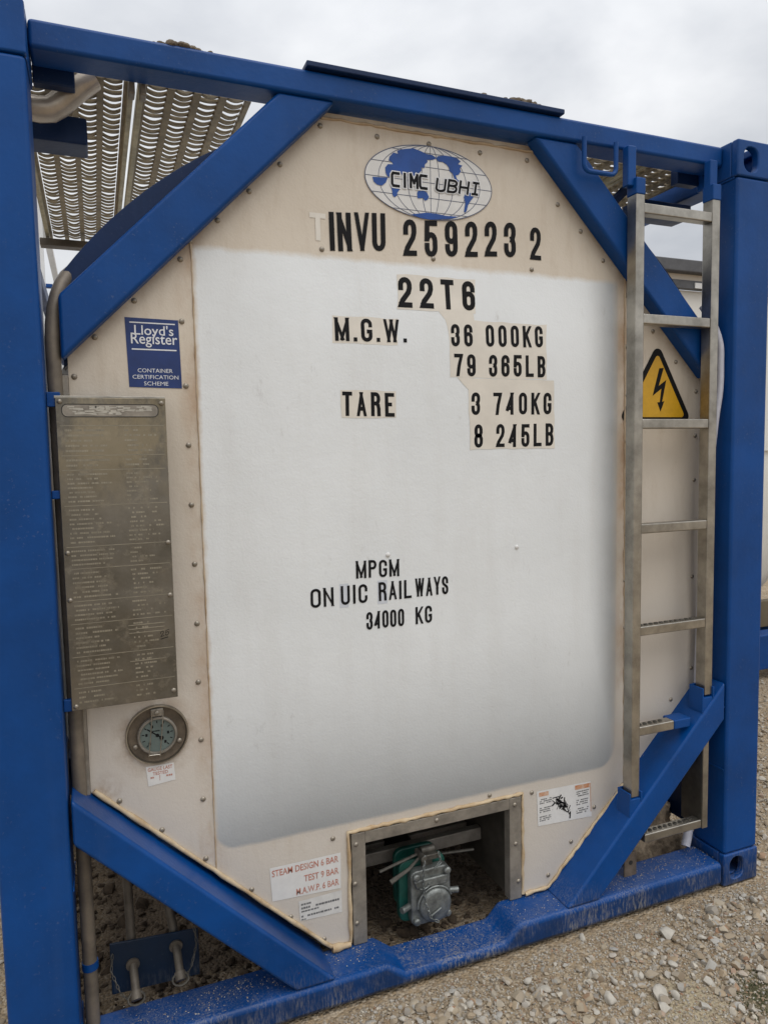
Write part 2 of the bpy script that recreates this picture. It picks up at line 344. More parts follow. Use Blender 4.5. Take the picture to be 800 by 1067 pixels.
def add_ribbon(mb, pts, t, y, closed=False, zc=None):
    L, R = ribbon(pts, t, closed)
    if zc: 
        for q in L+R: q.y = min(max(q.y, zc[0]), zc[1])
    n = len(L); k = n if closed else n-1
    mb.add([(q.x,y,q.y) for q in L]+[(q.x,y,q.y) for q in R], [(i, n+i, n+(i+1)%n, (i+1)%n) for i in range(k)])

# condensed stencil letters, drawn as strokes in a unit box
A_=arc
def _letters():
    rz = 0.20; T_ = A_(.5,.8,.5,rz,180,0); Tr = A_(.5,.8,.5,rz,0,180); Bc = A_(.5,.2,.5,rz,0,-180); Bl = A_(.5,.2,.5,rz,180,360)
    G = {}
    G['0'] = [T_+Bc]; G['O'] = G['0']; closed = {'0','O','6','9'}
    G['C'] = [[(1,.70)]+Tr+Bl+[(1,.30)]]; G['G'] = [[(1,.75)]+Tr+Bl+[(1,.43),(.52,.43)]]
    G['U'] = [[(0,1)]+Bl+[(1,1)]]; G['I'] = [[(.5,0),(.5,1)]]
    G['N'] = [[(0,0),(0,1)],[(0,1),(1,0)],[(1,0),(1,1)]]; G['V'] = [[(-.06,1),(.46,0)],[(1.06,1),(.54,0)]]
    G['2'] = [[(0,.68)]+T_+[(1,.67),(.86,.5),(.16,.17),(0,0)],[(0,0),(1,0)]]
    G['3'] = [[(0,.7)]+T_+[(1,.68),(.88,.56),(.55,.52)],[(.55,.52),(.88,.48),(1,.36)]+Bc+[(0,.3)]]
    G['5'] = [[(1,1),(.03,1)],[(.05,1),(0,.5)],A_(.5,.43,.49,.20,168,0,8)+Bc+[(0,.28)]]
    G['6'] = [A_(.5,.40,.5,.18,0,180)+Bl,[(1,.755)]+Tr+[(0,.3)]]
    G['9'] = [[(1-x,1-z) for x,z in q] for q in G['6']]
    G['8'] = [[(.5,.52),(.14,.57),(.03,.68)]+A_(.5,.82,.46,.18,180,0)+[(.97,.68),(.86,.57),(.5,.52)],[(.5,.52),(.14,.48),(0,.36)]+A_(.5,.2,.5,.2,180,360)+[(1,.36),(.86,.48),(.5,.52)]]
    G['4'] = [[(.78,0),(.78,1)],[(.78,1),(0,.27)],[(0,.25),(1.05,.25)]]
    G['7'] = [[(0,1),(1,1)],[(1,1),(.6,.45),(.42,0)]]
    G['T'] = [[(0,1),(1,1)],[(.5,1),(.5,0)]]; G['L'] = [[(0,1),(0,0)],[(0,0),(1,0)]]
    G['E'] = [[(0,1),(0,0)],[(0,0),(1,0)],[(0,1),(1,1)],[(0,.52),(.9,.52)]]
    G['A'] = [[(0,0),(.5,1)],[(1,0),(.5,1)],[(.2,.27),(.8,.27)]]
    bowl = [(.0,1),(.5,1)]+A_(.55,.77,.42,.23,90,-90)+[(0,.54)]
    G['P'] = [[(0,0),(0,1)],bowl]; G['R'] = [[(0,0),(0,1)],bowl,[(.55,.54),(.88,.46),(.98,.3),(1,0)]]
    G['B'] = [[(0,0),(0,1)],bowl,[(.5,.54)]+A_(.55,.27,.45,.27,90,-90)+[(0,0)]]
    G['K'] = [[(0,0),(0,1)],[(1,1),(.08,.42)],[(.36,.62),(1,0)]]
    G['M'] = [[(0,0),(0,1)],[(0,1),(.5,.1)],[(1,1),(.5,.1)],[(1,1),(1,0)]]
    G['W'] = [[(0,1),(.24,0)],[(.24,0),(.5,.95)],[(.5,.95),(.76,0)],[(1,1),(.76,0)]]
    G['Y'] = [[(0,1),(.5,.45)],[(1,1),(.5,.45)],[(.5,.5),(.5,0)]]
    G['S'] = [[(1,.7)]+Tr+[(0,.7),(.12,.6),(.88,.41),(1,.3)]+Bc+[(0,.3)]]
    G['H'] = [[(0,0),(0,1)],[(1,0),(1,1)],[(0,.5),(1,.5)]]
    G['.'] = [[(.5,0),(.5,.12)]]
    return G, closed
GLY, CLOSED = _letters()
WID = {'I':.34,'.':.34,'M':1.25,'W':1.4}
def lettering(name, text, x0, z0, x1, z1, h, y, mat, parent, fill=0.72, thick=0.155, jitter=0.012, squeeze=1.0):
    """stencil text with its baseline from (x0,z0) to (x1,z1) and cap height h"""
    mb = MB(); units = [WID.get(c,1.0) if c != ' ' else .55 for c in text]
    gap = (1-fill)/fill; tot = sum(units)+gap*(len(text)-1); L = math.hypot(x1-x0, z1-z0); u = L/tot
    ex, ez = (x1-x0)/L, (z1-z0)/L; pos = 0; k = 0
    for c, w in zip(text, units):
        if c != ' ':
            W = w*u; t = thick*h*.92; t = min(t, .37*W) if c not in '.I' else t
            ang = random.uniform(-jitter, jitter); dz = random.uniform(-jitter, jitter)*h
            for st in GLY[c]:
                ww = max(W-t, 0.0001); pts = [Vector((t/2+p[0]*ww, t/2+p[1]*(h-t))) for p in st]
                if c == '.': pts = [Vector((W/2,0)), Vector((W/2,t*1.05))]
                cl = c in CLOSED and st is GLY[c][0]
                if cl and (pts[0]-pts[-1]).length < 1e-6: pts = pts[:-1]
                if not cl and c != '.':
                    for a, b in ((0,1),(-1,-2)):
                        e = st[a]
                        if e[0] in (0,1,.5,1.05,-.06,1.06,.46,.54) or e[1] in (0,1):
                            d = (pts[a]-pts[b]).normalized()
                            if abs(d.y) > .3: pts[a] = pts[a]+d*(t*.9 if abs(d.x)>.05 else t/2)
                            elif abs(d.x) > .3 and e[0] in (0,1): pts[a] = pts[a]+d*t/2
                td = t
                if c in 'VWNMYA' and len(pts) == 2 and min(abs(pts[1].x-pts[0].x), abs(pts[1].y-pts[0].y)) > .02*h: td = t*.84
                q0 = len(mb.v); add_ribbon(mb, pts, td, y-0.00005*(k%5), cl, (0,h)); k += 1
                for i in range(q0, len(mb.v)):
                    px, yy, pz = mb.v[i]; px += pz*math.tan(ang); pz += dz; s = pos*u+px
                    mb.v[i] = (x0+ex*s-ez*pz*0, yy, z0+ez*s+pz)
        pos += w+gap
    mb.keep = True
    return mb.build(name, mat, parent)
def type_text(name, body, x0, z0, x1, z1, y, mat, parent, shear=0.0, bold=0.0, rise=0.0):
    """text from Blender's built-in font fitted to the box x0..x1, z0..z1, laid on the plane y"""
    cu = bpy.data.curves.new(name, 'FONT'); cu.body = body; cu.size = 1.0; cu.offset = bold; cu.resolution_u = 3
    tmp = bpy.data.objects.new(name, cu); COL.objects.link(tmp)
    me = bpy.data.meshes.new_from_object(tmp); bpy.data.objects.remove(tmp)
    n = len(me.vertices); a = np.zeros(n*3); me.vertices.foreach_get('co', a); a = a.reshape(-1,3)
    mn, mxx = a.min(0), a.max(0); b = np.zeros_like(a); fx = (a[:,0]-mn[0])/(mxx[0]-mn[0]); fz = (a[:,1]-mn[1])/(mxx[1]-mn[1])
    b[:,0] = x0+fx*(x1-x0)+shear*fz*(z1-z0); b[:,1] = y; b[:,2] = z0+fz*(z1-z0)+rise*fx
    me.vertices.foreach_set('co', b.ravel()); me.materials.clear(); me.materials.append(mat); me.update()
    o = bpy.data.objects.new(name, me); COL.objects.link(o); o.parent = parent; return o
def dashes(mb, x0, z0, x1, z1, rows, y, h=0.5, lo=.004, hi=.02, fillx=(0.5,1.0), rise=0.0, density=.85):
    """rows of unreadably small print as short bars"""
    pitch = (z1-z0)/rows
    for r in range(rows):
        z = z1-(r+.5)*pitch; x = x0; end = x0+(x1-x0)*random.uniform(*fillx)
        while x < end:
            w = random.uniform(lo, hi)
            if random.random() < density:
                k = rise*(x-x0); hh = pitch*h/2
                mb.flat([(x,z-hh+k),(min(x+w,end),z-hh+k),(min(x+w,end),z+hh+k),(x,z+hh+k)], y)
            x += w+random.uniform(.25,.6)*lo

def tag(o, label=None, cat=None, group=None, kind=None):
    if label: o['label'] = label
    if cat: o['category'] = cat
    if group: o['group'] = group
    if kind: o['kind'] = kind
    return o
def empty(name, loc=(0,0,0), rz=0):
    o = bpy.data.objects.new(name, None); COL.objects.link(o); o.location = loc; o.rotation_euler = (0,0,rz); o.empty_display_size = .2; return o

# ================================================================== SETTING: ground
def hgt(x, y): return 0.0
mb = MB(); mb.box(-400,400,-400,400,-0.5,-0.004); g = mb.build('ground', GROUND); tag(g, 'pale sandy gravel yard the blue tank container stands on', 'ground', kind='structure')

# ================================================================== THE TANK CONTAINER
W, H, L = 2.438, 2.591, 6.058
T = empty('tank_container', (0,0,0))
tag(T, 'blue framed tank container with white end panel, black stencil lettering and steel ladder', 'tank container')

def casting(x0, x1, y0, y1, z0, z1, front, parent, mat):
    """hollow corner casting: walls, with the oval hole in its front wall"""
    t = 0.028; mb = MB()
    cx, cz = front; hw, hh = .0315, .041
    hole = arc(cx, cz+hh-hw, hw, hw, 0, 180, 10)+arc(cx, cz-hh+hw, hw, hw, 180, 360, 10)
    bm = bmesh.new()
    def loop(p, y):
        vs = [bm.verts.new((x,y,z)) for x,z in p]; return vs, [bm.edges.new((vs[i], vs[(i+1)%len(vs)])) for i in range(len(vs))]
    o, eo = loop([(x0,z0),(x1,z0),(x1,z1),(x0,z1)], y0); h, eh = loop(hole, y0)
    bmesh.ops.triangle_fill(bm, edges=eo+eh, use_beauty=True)
    r = bmesh.ops.extrude_face_region(bm, geom=list(bm.faces)); bmesh.ops.translate(bm, verts=[v for v in r['geom'] if isinstance(v, bmesh.types.BMVert)], vec=(0,t,0))
    bmesh.ops.recalc_face_normals(bm, faces=bm.faces)
    bm.verts.index_update(); mb.add([v.co[:] for v in bm.verts], [[v.index for v in f.verts] for f in bm.faces]); bm.free()
    mb.box(x0,x0+t,y0+t,y1,z0,z1); mb.box(x1-t,x1,y0+t,y1,z0,z1); mb.box(x0+t,x1-t,y1-t,y1,z0,z1); mb.box(x0+t,x1-t,y0+t,y1-t,z0,z0+t)
    if z0 < 1: mb.box(x0+t,x1-t,y0+t,y1-t,z1-t,z1)
    else:
        mb.box(x0+t,x0+.05,y0+t,y1-t,z1-t,z1); mb.box(x1-.05,x1-t,y0+t,y1-t,z1-t,z1)
    return mb.build('corner_casting', mat, parent, .006, 2)
for x0, x1, hx in ((0.0,0.162,0.0605),(W-.162,W,W-.1015)):
    mb = MB().box(x0+.002 if x0==0 else x0+.003, x1-.003 if x0==0 else x1-.002, .003, .152, .119, H-.119)
    post = mb.build('corner_post', BLUE, T, .011, 3)
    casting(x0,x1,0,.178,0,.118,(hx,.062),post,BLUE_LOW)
    casting(x0,x1,0,.178,H-.118,H,(hx,H-.062),post,BLUE)
    # weld lines and gusset edges on the inner face
    xi = x1-.003 if x0==0 else x0+.003; s = 1 if x0==0 else -1
    for z in ((.66,.43) if x0>0 else (.52,)):
        MB().box(min(xi,xi+s*.004), max(xi,xi+s*.004), .012, .15, z-.003, z+.003).build('weld_seam', BLUE, post, .0015)
    MB().box(min(xi,xi+s*.003), max(xi,xi+s*.003), .014, .15, H-.125, H-.119).build('weld_seam', BLUE, post, .0015)
    MB().box(x0+.004, x1-.004, L-.152, L, .119, H-.119).build('corner_post', BLUE, T, .01)
# top beam and its lip
MB().box(.163,W-.163,.060,.155,2.520,2.585).build('top_beam', BLUE, T, .010, 3)
mb = MB().box(.82,1.625,.046,.130,2.5865,2.601)
mb.build('top_lip', NAVY, T, .003)
MB().box(.163,W-.163,L-.15,L-.05,2.45,2.58).build('top_beam', BLUE, T, .01)
MB().box(.163,W-.163,L-.15,L-.02,.006,.10).build('bottom_beam', BLUE, T, .01)
# bottom beam with its lowered middle
prof = [(.1635,.006),(W-.1635,.006),(W-.1635,.092),(1.425,.092),(1.378,.046),(1.040,.046),(.982,.092),(.1635,.092)]
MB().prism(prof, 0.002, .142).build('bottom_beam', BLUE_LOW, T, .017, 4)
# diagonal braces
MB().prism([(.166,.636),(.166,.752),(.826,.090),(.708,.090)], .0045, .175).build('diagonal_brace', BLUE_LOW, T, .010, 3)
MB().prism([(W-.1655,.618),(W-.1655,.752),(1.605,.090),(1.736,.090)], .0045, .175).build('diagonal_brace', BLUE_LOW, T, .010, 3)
MB().prism([(.196,1.812),(.196,1.967),(.749,2.521),(.905,2.521)], .070, .128).build('diagonal_brace', BLUE, T, .010, 3)
MB().prism([(W-.196,1.812),(W-.196,1.967),(W-.749,2.521),(W-.905,2.521)], .070, .128).build('diagonal_brace', BLUE, T, .010, 3)
# ring gussets behind the upper braces (dark blue disc segments)
for sgn in (-1, 1):
    pts = []
    for i in range(25):
        a = math.radians(100+i*(66/24)); x = math.cos(a)*1.257; z = math.sin(a)*1.257+1.29
        if z < 2.518 and -x < 1.03: pts.append((1.219+(x if sgn<0 else -x), z))
    pts.append((1.219+sgn*1.02, 1.80)); pts.append((1.219+sgn*.36, 2.46))
    MB().prism(pts, .132, .20).build('ring_gusset', NAVY, T, .003)
# side rails
MB().box(.0,.045,.18,L-.18,2.50,2.57).build('top_side_rail', NAVY, T, .008)
for x0 in (0.0, W-.078): MB().box(x0,x0+.078,.18,L-.18,.095,.255).build('bottom_side_rail', NAVY, T, .008)
MB().box(W-.093,W,.18,L-.18,2.50,2.57).build('top_side_rail', BLUE, T, .008)
for x0, x1 in ((.163,.258),(W-.258,W-.163)): MB().box(x0,x1,.165,.20,2.492,2.545).build('corner_gusset', NAVY, T, .004)
for x0, x1 in ((.06,.282),(W-.30,W-.06)):
    MB().box(x0,x1,.30,.40,2.412 if x0<1 else 2.43,2.482).build('walkway_bracket', NAVY, T, .006)
MB().tube([(2.02,.36,2.44),(2.10,.30,2.53)],.018,8).build('walkway_strut', NAVY, T)
# tank shell (insulated cladding), open underneath where the valve box sits
R_ = 1.145; mb = MB(); N = 96; ys = [.16,.62,1.6,3.0,4.4,5.9]
for yy in ys: mb.v += [(1.219+R_*math.cos(2*PI*j/N), yy, 1.29+R_*math.sin(2*PI*j/N)) for j in range(N)]
for i in range(len(ys)-1):
    for j in range(N):
        xm = R_*math.cos(2*PI*(j+.5)/N); zm = math.sin(2*PI*(j+.5)/N)
        if i == 0 and zm < 0 and abs(xm) < .40: continue
        mb.f.append((i*N+j, i*N+(j+1)%N, (i+1)*N+(j+1)%N, (i+1)*N+j))
mb.build('tank_shell', CLADW, T, smooth=True)

MB().box(.10,.46,1.6,1.64,.14,.52).build('tank_saddle', DARK, T, .004)
MB().box(.05,W-.05,1.70,1.82,.02,.20).build('added_cross_member', NAVY, T, .01)  # added below the tank to darken the space there

# ---- end panel: octagon with the valve-box notch, slightly pillowed
OCT = [(.209,.712),(.846,.102),(1.616,.098),(2.262,.712),(2.262,1.84),(1.600,2.512),(.868,2.512),(.209,1.85)]
NX0, NX1, NZ = .912, 1.508, .446
PY = .122
PILL = .025
def pillow(x, z):
    def f(d, w, e): d = min(max(d/w,0),1); return 1-(1-d)**e
    def s(d, w): d = min(max(d/w,0),1); return d*d*(3-2*d)
    return PILL*s(x-.525,.30)*f(1.905-x,.30,2.6)*f(z-.475,.60,2.6)*s(2.25-z,.40)
CAMX, CAMZ, CAMY = .2618, 1.5709, 1.8305
def onto(x, z, y):                    # the measurements were taken at depth .12; carry them onto the swollen face
    k = (CAMY+y)/(CAMY+.12); return CAMX+(x-CAMX)*k, CAMZ+(z-CAMZ)*k
bm = bmesh.new()
nx, nz = 120, 140; vs = [[bm.verts.new((.2+2.07*i/nx, PY, .09+2.44*j/nz)) for j in range(nz+1)] for i in range(nx+1)]
for i in range(nx):
    for j in range(nz): bm.faces.new((vs[i][j], vs[i+1][j], vs[i+1][j+1], vs[i][j+1]))
def cut(co, no, clear): bmesh.ops.bisect_plane(bm, geom=list(bm.verts)+list(bm.edges)+list(bm.faces), plane_co=co, plane_no=no, clear_outer=clear)
for i in range(8):
    a, b = OCT[i], OCT[(i+1)%8]; cut((a[0],0,a[1]), (b[1]-a[1],0,-(b[0]-a[0])), True)
cut((NX0,0,0),(1,0,0),False); cut((NX1,0,0),(1,0,0),False); cut((0,0,NZ),(0,0,1),False)
dl = []
for f in bm.faces:
    c = f.calc_center_median()
    if NX0 < c.x < NX1 and c.z < NZ: dl.append(f)
bmesh.ops.delete(bm, geom=dl, context='FACES')
for v in bm.verts: v.co.y -= pillow(v.co.x, v.co.z)
r = bmesh.ops.extrude_face_region(bm, geom=list(bm.faces)); bmesh.ops.translate(bm, verts=[v for v in r['geom'] if isinstance(v, bmesh.types.BMVert)], vec=(0,.03,0))
bmesh.ops.recalc_face_normals(bm, faces=bm.faces)
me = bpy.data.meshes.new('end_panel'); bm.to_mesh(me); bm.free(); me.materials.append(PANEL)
me.polygons.foreach_set('use_smooth', [True]*len(me.polygons)); me.set_sharp_from_angle(angle=math.radians(35))
panel = bpy.data.objects.new('end_panel', me); COL.objects.link(panel); panel.parent = T
# panel overlap seams and sealant beads
def bead(pts, r, mat, jit=.003, step=.018, y=PY-.001, rj=.35, gap=0.0):
    P = []
    for (a, b) in zip(pts, pts[1:]):
        n = max(2, int(math.hypot(b[0]-a[0], b[1]-a[1])/step))
        P += [(a[0]+(b[0]-a[0])*i/n, a[1]+(b[1]-a[1])*i/n) for i in range(n)]
    P.append(pts[-1]); mb = MB()
    path = [(x+random.uniform(-jit,jit), y+random.uniform(-.001,.001), z+random.uniform(-jit,jit)) for x, z in P]
    rs = [r*random.uniform(1-rj,1+rj) for _ in path]
    if gap == 0: mb.tube(path, r, 7, True, rs)
    else:
        k = 0
        while k < len(path)-3:
            m = random.randint(4, 14)
            if len(path[k:k+m]) > 2: mb.tube(path[k:k+m], r, 7, True, rs[k:k+m])
            k += m+(random.randint(1,3) if random.random() < gap else -1)
    return mb.build('sealant_bead', mat, panel, smooth=True, angle=80)
bead([(.517,2.150),(.519,.43)], .0019, SEALB, .0007, rj=.5)
bead([(1.918,2.16),(1.930,.41)], .0030, SEALB, .0008, rj=.4)
bead([(.216,.716),(.512,.430),(.844,.110)], .0066, SEAL, .0008, y=PY-.005, rj=.22, step=.03)
bead([(.846,.106),(.905,.102)], .010, SEAL, .003, y=PY-.006)
bead([(1.520,.102),(1.612,.104),(1.92,.398),(2.255,.716)], .0062, SEAL, .0022, y=PY-.005)
bead([(.907,.104),(.907,.450),(1.512,.450),(1.512,.104)], .0055, SEAL, .0016, y=PY-.003)
bead([(.21,1.836),(.868,2.495)], .004, SEALB, .0012, y=PY-.001)
bead([(1.60,2.497),(2.258,1.834)], .004, SEALB, .0012, y=PY-.001)
bead([(.88,2.497),(1.59,2.497)], .004, SEALB, .002, y=PY-.001)
# dark backing strip where the panel edge meets the lower braces
# rivets
RIV = [(0.489, 2.085), (0.371, 1.973), (0.274, 1.878), (0.486, 1.927), (0.49, 1.761), (0.491, 1.606), (0.222, 1.779), (0.492, 1.448), (0.494, 1.289), (0.494, 1.127), (0.491, 0.966), (0.492, 0.805), (0.491, 0.637), (0.492, 0.466), (0.277, 0.675), (0.38, 0.573), (0.615, 0.345), (0.725, 0.233), (0.824, 0.137), (0.859, 0.441), (1.55, 0.444), (1.803, 0.342), (1.707, 0.239), (1.614, 0.142), (0.876, 2.474), (1.043, 2.469), (1.205, 2.471), (1.374, 2.469), (1.539, 2.468), (1.652, 2.348), (1.74, 2.274), (0.87, 2.142), (1.212, 2.144), (1.552, 2.139), (0.76, 2.357), (0.674, 2.277), (0.588, 2.193), (0.515, 2.133), (1.828, 2.189), (1.927, 2.084), (2.038, 1.972), (2.14, 1.872), (2.233, 1.772), (2.232, 1.617), (1.928, 1.917), (1.926, 1.755), (1.927, 1.6), (1.929, 1.444), (1.93, 1.283), (1.928, 1.124), (1.929, 0.96), (1.931, 0.8), (1.933, 0.634), (1.934, 0.476), (2.137, 0.674), (2.231, 0.778), (2.228, 1.114), (2.231, 1.461), (2.23, 1.289), (1.39, 0.467), (1.051, 1.275), (1.495, 1.269)]
rv0 = None
for i, (x, z) in enumerate(RIV[:-2]):
    if rv0 is None:
        rv0 = MB().lathe([(.0075,0),(.0072,.0015),(.0055,.0035),(.0028,.0046),(0.0001,.005)], (0,0,0), (0,-1,0), 12).build('rivet', RIVET, panel, smooth=True, angle=80); o = rv0
    else: o = rv0.copy(); COL.objects.link(o); o.parent = panel
    o.location = (x, PY-pillow(x,z)-.0003, z); o.scale = (1,1,1)
rw = MB().lathe([(.0075,0),(.0072,.0015),(.0055,.0035),(.0028,.0046),(0.0001,.005)], (0,0,0), (0,-1,0), 12).build('rivet', STICKER_W, panel, smooth=True, angle=80)

for o, q in ((rw, RIV[-1]), (rw.copy(), RIV[-2])):
    if o is not rw: COL.objects.link(o)
    a = onto(*q, PY-PILL); o.location = (a[0], PY-PILL-.0002, a[1])

# ---- lettering on the panel
def TY(x, z): return PY-pillow(x,z)-.0012
def row(text, x0, z0, x1, z1, h, name='stencil_lettering', mat=None, **k):
    if ' ' in text:
        f = k.get('fill', .72); gap = (1-f)/f; un = [WID.get(c,1.0) if c != ' ' else .55 for c in text]; tot = sum(un)+gap*(len(text)-1); i = text.index(' ')
        a = (sum(un[:i])+gap*(i-1))/tot; b = (sum(un[:i+1])+gap*(i+1))/tot; P = lambda t: (x0+(x1-x0)*t, z0+(z1-z0)*t)
        row(text[:i], *P(0), *P(a), h, name, mat, **k); return row(text[i+1:], *P(b), *P(1), h, name, mat, **k)
    y = TY((x0+x1)/2,z0+h/2); (x0, z0), (x1, z1) = onto(x0,z0,y), onto(x1,z1,y)
    o = lettering(name, text, x0, z0, x1, z1, h*(CAMY+y)/(CAMY+.12), 0.0, mat or BLACK, panel, **k)
    for v in o.data.vertices: v.co.y += TY(v.co.x, v.co.z)          # lay every stroke on the curved face
    return o
row('INVU',.894,2.140,1.062,2.153,.107, fill=.80, thick=.15)
row('259223',1.118,2.144,1.497,2.173,.105, fill=.62, thick=.17)
row('2',1.549,2.170,1.588,2.170,.100, thick=.17)
row('22T6',1.099,1.998,1.351,2.001,.089, fill=.62, thick=.19)
row('M.G.W.',.903,1.894,1.124,1.898,.066, fill=.74, thick=.18)
row('36 000KG',1.269,1.892,1.595,1.901,.067, fill=.66, thick=.18)
row('79 365LB',1.279,1.804,1.605,1.808,.067, fill=.66, thick=.18)
row('TARE',.920,1.684,1.081,1.682,.069, fill=.68, thick=.18)
row('3 740KG',1.336,1.687,1.627,1.690,.069, fill=.66, thick=.18)
row('8 245LB',1.345,1.587,1.635,1.589,.072, fill=.66, thick=.17)
row('MPGM',.950,1.212,1.087,1.208,.052, fill=.78, thick=.155)
row('ON',.811,1.138,.880,1.138,.055, fill=.78, thick=.15)
row('UIC',.902,1.138,.984,1.138,.056, fill=.76, thick=.15)
row('RAIL',1.020,1.139,1.126,1.139,.056, fill=.76, thick=.15)
row('WAYS',1.138,1.140,1.250,1.140,.056, fill=.78, thick=.15)
row('34000',.979,1.056,1.100,1.056,.053, fill=.78, thick=.155)
row('KG',1.138,1.056,1.193,1.056,.053, fill=.76, thick=.155)
row('T',.838,2.165,.884,2.165,.075, name='ghost_lettering', mat=GHOST, thick=.2)
def drape(o, off):
    bm = bmesh.new(); bm.from_mesh(o.data)
    for ax, n0, n1 in ((0,.8,1.7),(2,1.1,2.2)):
        t = n0
        while t < n1:
            co = [0,0,0]; co[ax] = t; no = [0,0,0]; no[ax] = 1
            bmesh.ops.bisect_plane(bm, geom=list(bm.verts)+list(bm.edges)+list(bm.faces), plane_co=co, plane_no=no); t += .02
    for v in bm.verts: v.co.y = PY-pillow(v.co.x, v.co.z)-off
    bm.to_mesh(o.data); bm.free(); return o
# cream patches left where the old letters were masked during respraying
k = 0
for poly in ([(.896,1.888),(1.095,1.888),(1.095,1.964),(.896,1.964)], [(1.264,1.800),(1.609,1.800),(1.609,1.972),(1.350,1.972),(1.345,1.996),(1.225,1.996),(1.250,1.968),(1.262,1.930)],
             [(1.095,1.994),(1.354,1.994),(1.354,2.094),(1.095,2.092)], [(.916,1.679),(1.086,1.679),(1.086,1.757),(.916,1.757)], [(1.330,1.582),(1.638,1.582),(1.638,1.799),(1.290,1.799),(1.325,1.765)]):
    pts = []; k += 1
    for a, b in zip(poly, poly[1:]+poly[:1]):
        n = max(2, int(math.hypot(b[0]-a[0],b[1]-a[1])/.03))
        pts += [onto(a[0]+(b[0]-a[0])*i/n+random.uniform(-.002,.002), a[1]+(b[1]-a[1])*i/n+random.uniform(-.002,.002), PY-pillow(a[0],a[1])) for i in range(n)]
    drape(MB().flat(pts, 0).build('masked_patch', PATCH, panel), .0003+.00012*k)
FILM = plain("pale_blue_film", (0.60,0.63,0.68,1), .5, 0, .1)
for x0, x1 in ((.898,.925),(1.016,1.047)): drape(MB().flat([onto(x,z,PY-PILL) for x, z in ((x0,1.130),(x1,1.130),(x1,1.20),(x0,1.20))], 0).build('faded_patch', FILM, panel), .0005)

# ---- globe emblem
GX, GZ, GRX, GRZ = 1.2075, 2.3605, .2045, .1035; gy = PY-.0024
gl = MB().flat(arc(GX,GZ,GRX,GRZ,0,360,72)[:-1], gy).build('globe_emblem', STICKER_W, panel)
lm = MB(); q = 0
add_ribbon(lm, arc(GX,GZ,GRX,GRZ,0,360,72)[:-1], .0024, gy-.0004, True)
for fx in (-.80,-.58,-.36,-.14,.14,.36,.58,.80):
    lm_pts = arc(GX,GZ,GRX*abs(fx),GRZ,90,270 if fx<0 else -90,28); q += 1; add_ribbon(lm, lm_pts, .0017, gy-.0005-.00002*q)
add_ribbon(lm, [(GX,GZ-GRZ),(GX,GZ+GRZ)], .0017, gy-.00045)
for fz in (-.8,-.42,0,.42,.8):
    w = GRX*math.sqrt(1-fz*fz); q += 1; add_ribbon(lm, [(GX-w,GZ+fz*GRZ),(GX+w,GZ+fz*GRZ)], .0017, gy-.0005-.00002*q)
lm.build('globe_lines', LINEPRINT, gl)
LAND = {
  'asia': [(1.065, 2.387), (1.074, 2.397), (1.09, 2.398), (1.085, 2.405), (1.076, 2.407), (1.079, 2.418), (1.091, 2.431), (1.105, 2.429), (1.103, 2.438), (1.124, 2.445), (1.154, 2.451), (1.178, 2.446), (1.194, 2.441), (1.214, 2.44), (1.228, 2.433), (1.216, 2.427), (1.196, 2.424), (1.199, 2.419), (1.19, 2.411), (1.187, 2.399), (1.179, 2.402), (1.178, 2.391), (1.168, 2.382), (1.158, 2.373), (1.147, 2.376), (1.138, 2.383), (1.129, 2.378), (1.124, 2.368), (1.117, 2.372), (1.11, 2.381), (1.096, 2.378), (1.085, 2.378), (1.081, 2.363), (1.072, 2.362), (1.066, 2.371)],
  'africa': [(1.025, 2.356), (1.072, 2.359), (1.066, 2.345), (1.054, 2.335), (1.039, 2.336), (1.029, 2.343)],
  'afs': [(1.08, 2.338), (1.105, 2.339), (1.109, 2.331), (1.101, 2.321), (1.1, 2.313), (1.092, 2.307), (1.086, 2.312), (1.085, 2.325)],
  'aus': [(1.163, 2.326), (1.167, 2.334), (1.177, 2.334), (1.182, 2.338), (1.188, 2.335), (1.195, 2.332), (1.201, 2.321), (1.197, 2.312), (1.188, 2.308), (1.182, 2.315), (1.165, 2.312)],
  'nam': [(1.226, 2.431), (1.231, 2.439), (1.253, 2.444), (1.272, 2.444), (1.294, 2.442), (1.307, 2.434), (1.297, 2.425), (1.313, 2.423), (1.304, 2.414), (1.307, 2.406), (1.3, 2.395), (1.29, 2.392), (1.294, 2.382), (1.301, 2.377), (1.296, 2.374), (1.286, 2.382), (1.279, 2.397), (1.27, 2.401), (1.267, 2.412), (1.26, 2.419), (1.247, 2.425), (1.234, 2.424)],
  'sam': [(1.316, 2.333), (1.321, 2.342), (1.334, 2.347), (1.347, 2.347), (1.349, 2.336), (1.338, 2.323), (1.33, 2.31), (1.326, 2.295), (1.321, 2.288), (1.316, 2.29), (1.321, 2.316)],
  'ant': [(1.144, 2.265), (1.169, 2.27), (1.194, 2.275), (1.225, 2.275), (1.257, 2.272), (1.298, 2.274), (1.279, 2.267), (1.25, 2.262), (1.206, 2.256), (1.175, 2.257)]}
lb = MB()
for k, p in LAND.items(): lb.flat(p, gy-.0014)
lb.build('globe_land', BLUEPRINT, gl)
WS = GLY
